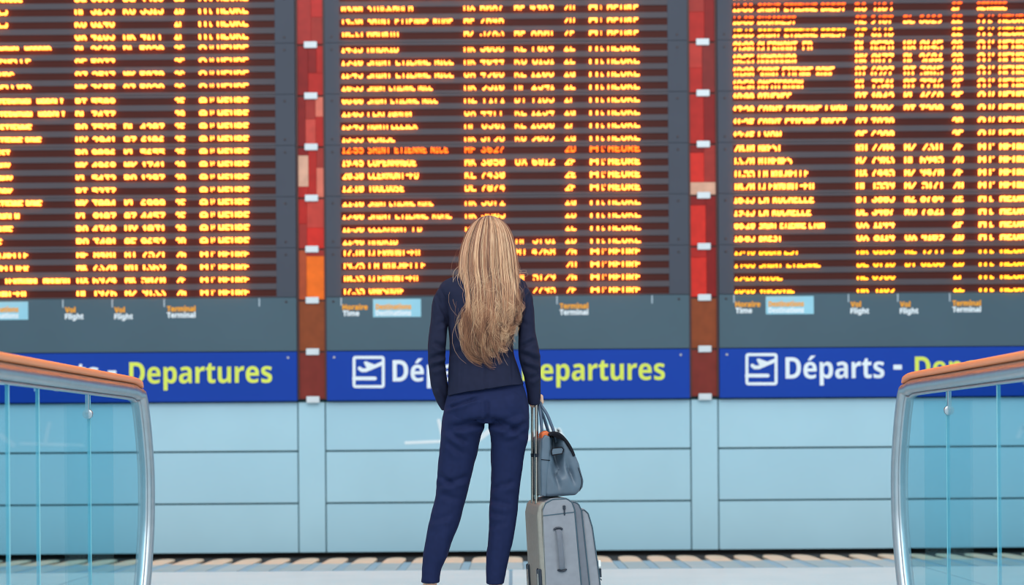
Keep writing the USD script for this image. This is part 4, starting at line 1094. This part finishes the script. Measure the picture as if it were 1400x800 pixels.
# flap over the front
fl = spline([(.030, 0, .281), (.052, 0, .290), (.080, 0, .281), (.108, 0, .252), (.130, 0, .216), (.142, 0, .186)], 26)[:, [0, 2]]
off = sg.LineString(fl).buffer(.0062, cap_style='flat')
part(bag, 'flap', b_mesh(prism(off, -.004, LB + .004, .0025)), m_leather_d, smooth=50, label='dark edged flap')
# side tab with its stud
part(bag, 'side_tab', b_mesh(prism(sg.Polygon([(.040, .190), (.086, .196), (.094, .216), (.084, .226), (.044, .222), (.038, .208)]).buffer(-.003).buffer(.003), -.005, .004, .002)), m_leather, smooth=40, label='short leather strap tab at the end of the bag')
part(bag, 'tab_edge', b_mesh(tube(np.array([(.041, -.0056, .191), (.087, -.0056, .197), (.094, -.0056, .216), (.085, -.0056, .226), (.044, -.0056, .222), (.038, -.0056, .208), (.041, -.0056, .191)]), .0028, 6, up=(0, 1, 0))), m_leather_d)
part(bag, 'front_seam', b_mesh(tube(spline([(.166, -.001, .030), (.176, -.002, .075), (.160, -.001, .135)], 12), .0014, 6)), m_leather_d)
# handles looped over the grip and the hand
tb_ = np.linalg.solve(np.array([AX, VX, UP]).T, BAR - BO)
for u0, w0, ut, k in ((.010, .262, tb_[0] + .018, 0), (.072, .278, tb_[0] + .026, 1)):
    y0, y1 = .060, .21
    yc_ = tb_[1]
    top = tb_[2] - .006 + .004 * k
    pts = spline([(u0, y0, w0 - .03), (u0 + (ut - u0) * .12, y0 + .004, w0 + .01), (u0 + (ut - u0) * .6, y0 + .02, w0 + (top - w0) * .58), (ut - .002, y0 + .04, top - .02), (ut, yc_ - .060 if yc_ - .060 > y0 + .045 else y0 + .06, top),
                  (ut, y1 - .06, top), (ut - .002, y1 - .04, top - .02), (u0 + (ut - u0) * .6, y1 - .02, w0 + (top - w0) * .58), (u0 + (ut - u0) * .12, y1 - .004, w0 + .01), (u0, y1, w0 - .03)], 60)
    part(bag, 'handle', b_mesh(tube(pts, .0072, 12, up=(1, 0, 0))), m_strap, smooth=60, label='rolled leather handle')
pouch = thing('pouch', 'small orange pouch peeking out of the top of the handbag', 'pouch', Bg([(.02, .05, .26)])[0])
pm = tri(man(prism(sg.Polygon([(.0, .262), (.034, .266), (.034, .290), (.024, .300), (.006, .296), (.0, .286)]).buffer(-.006).buffer(.006), .02, .10, .008)).refine_to_length(.006))
part(pouch, 'cloth_body', b_mesh(pm), m_orange, smooth=60)
part(pouch, 'zip', b_mesh(tube(spline([(.020, .028, .2995), (.020, .06, .3005), (.020, .092, .2995)], 8), .0014, 6)), m_leather_d)
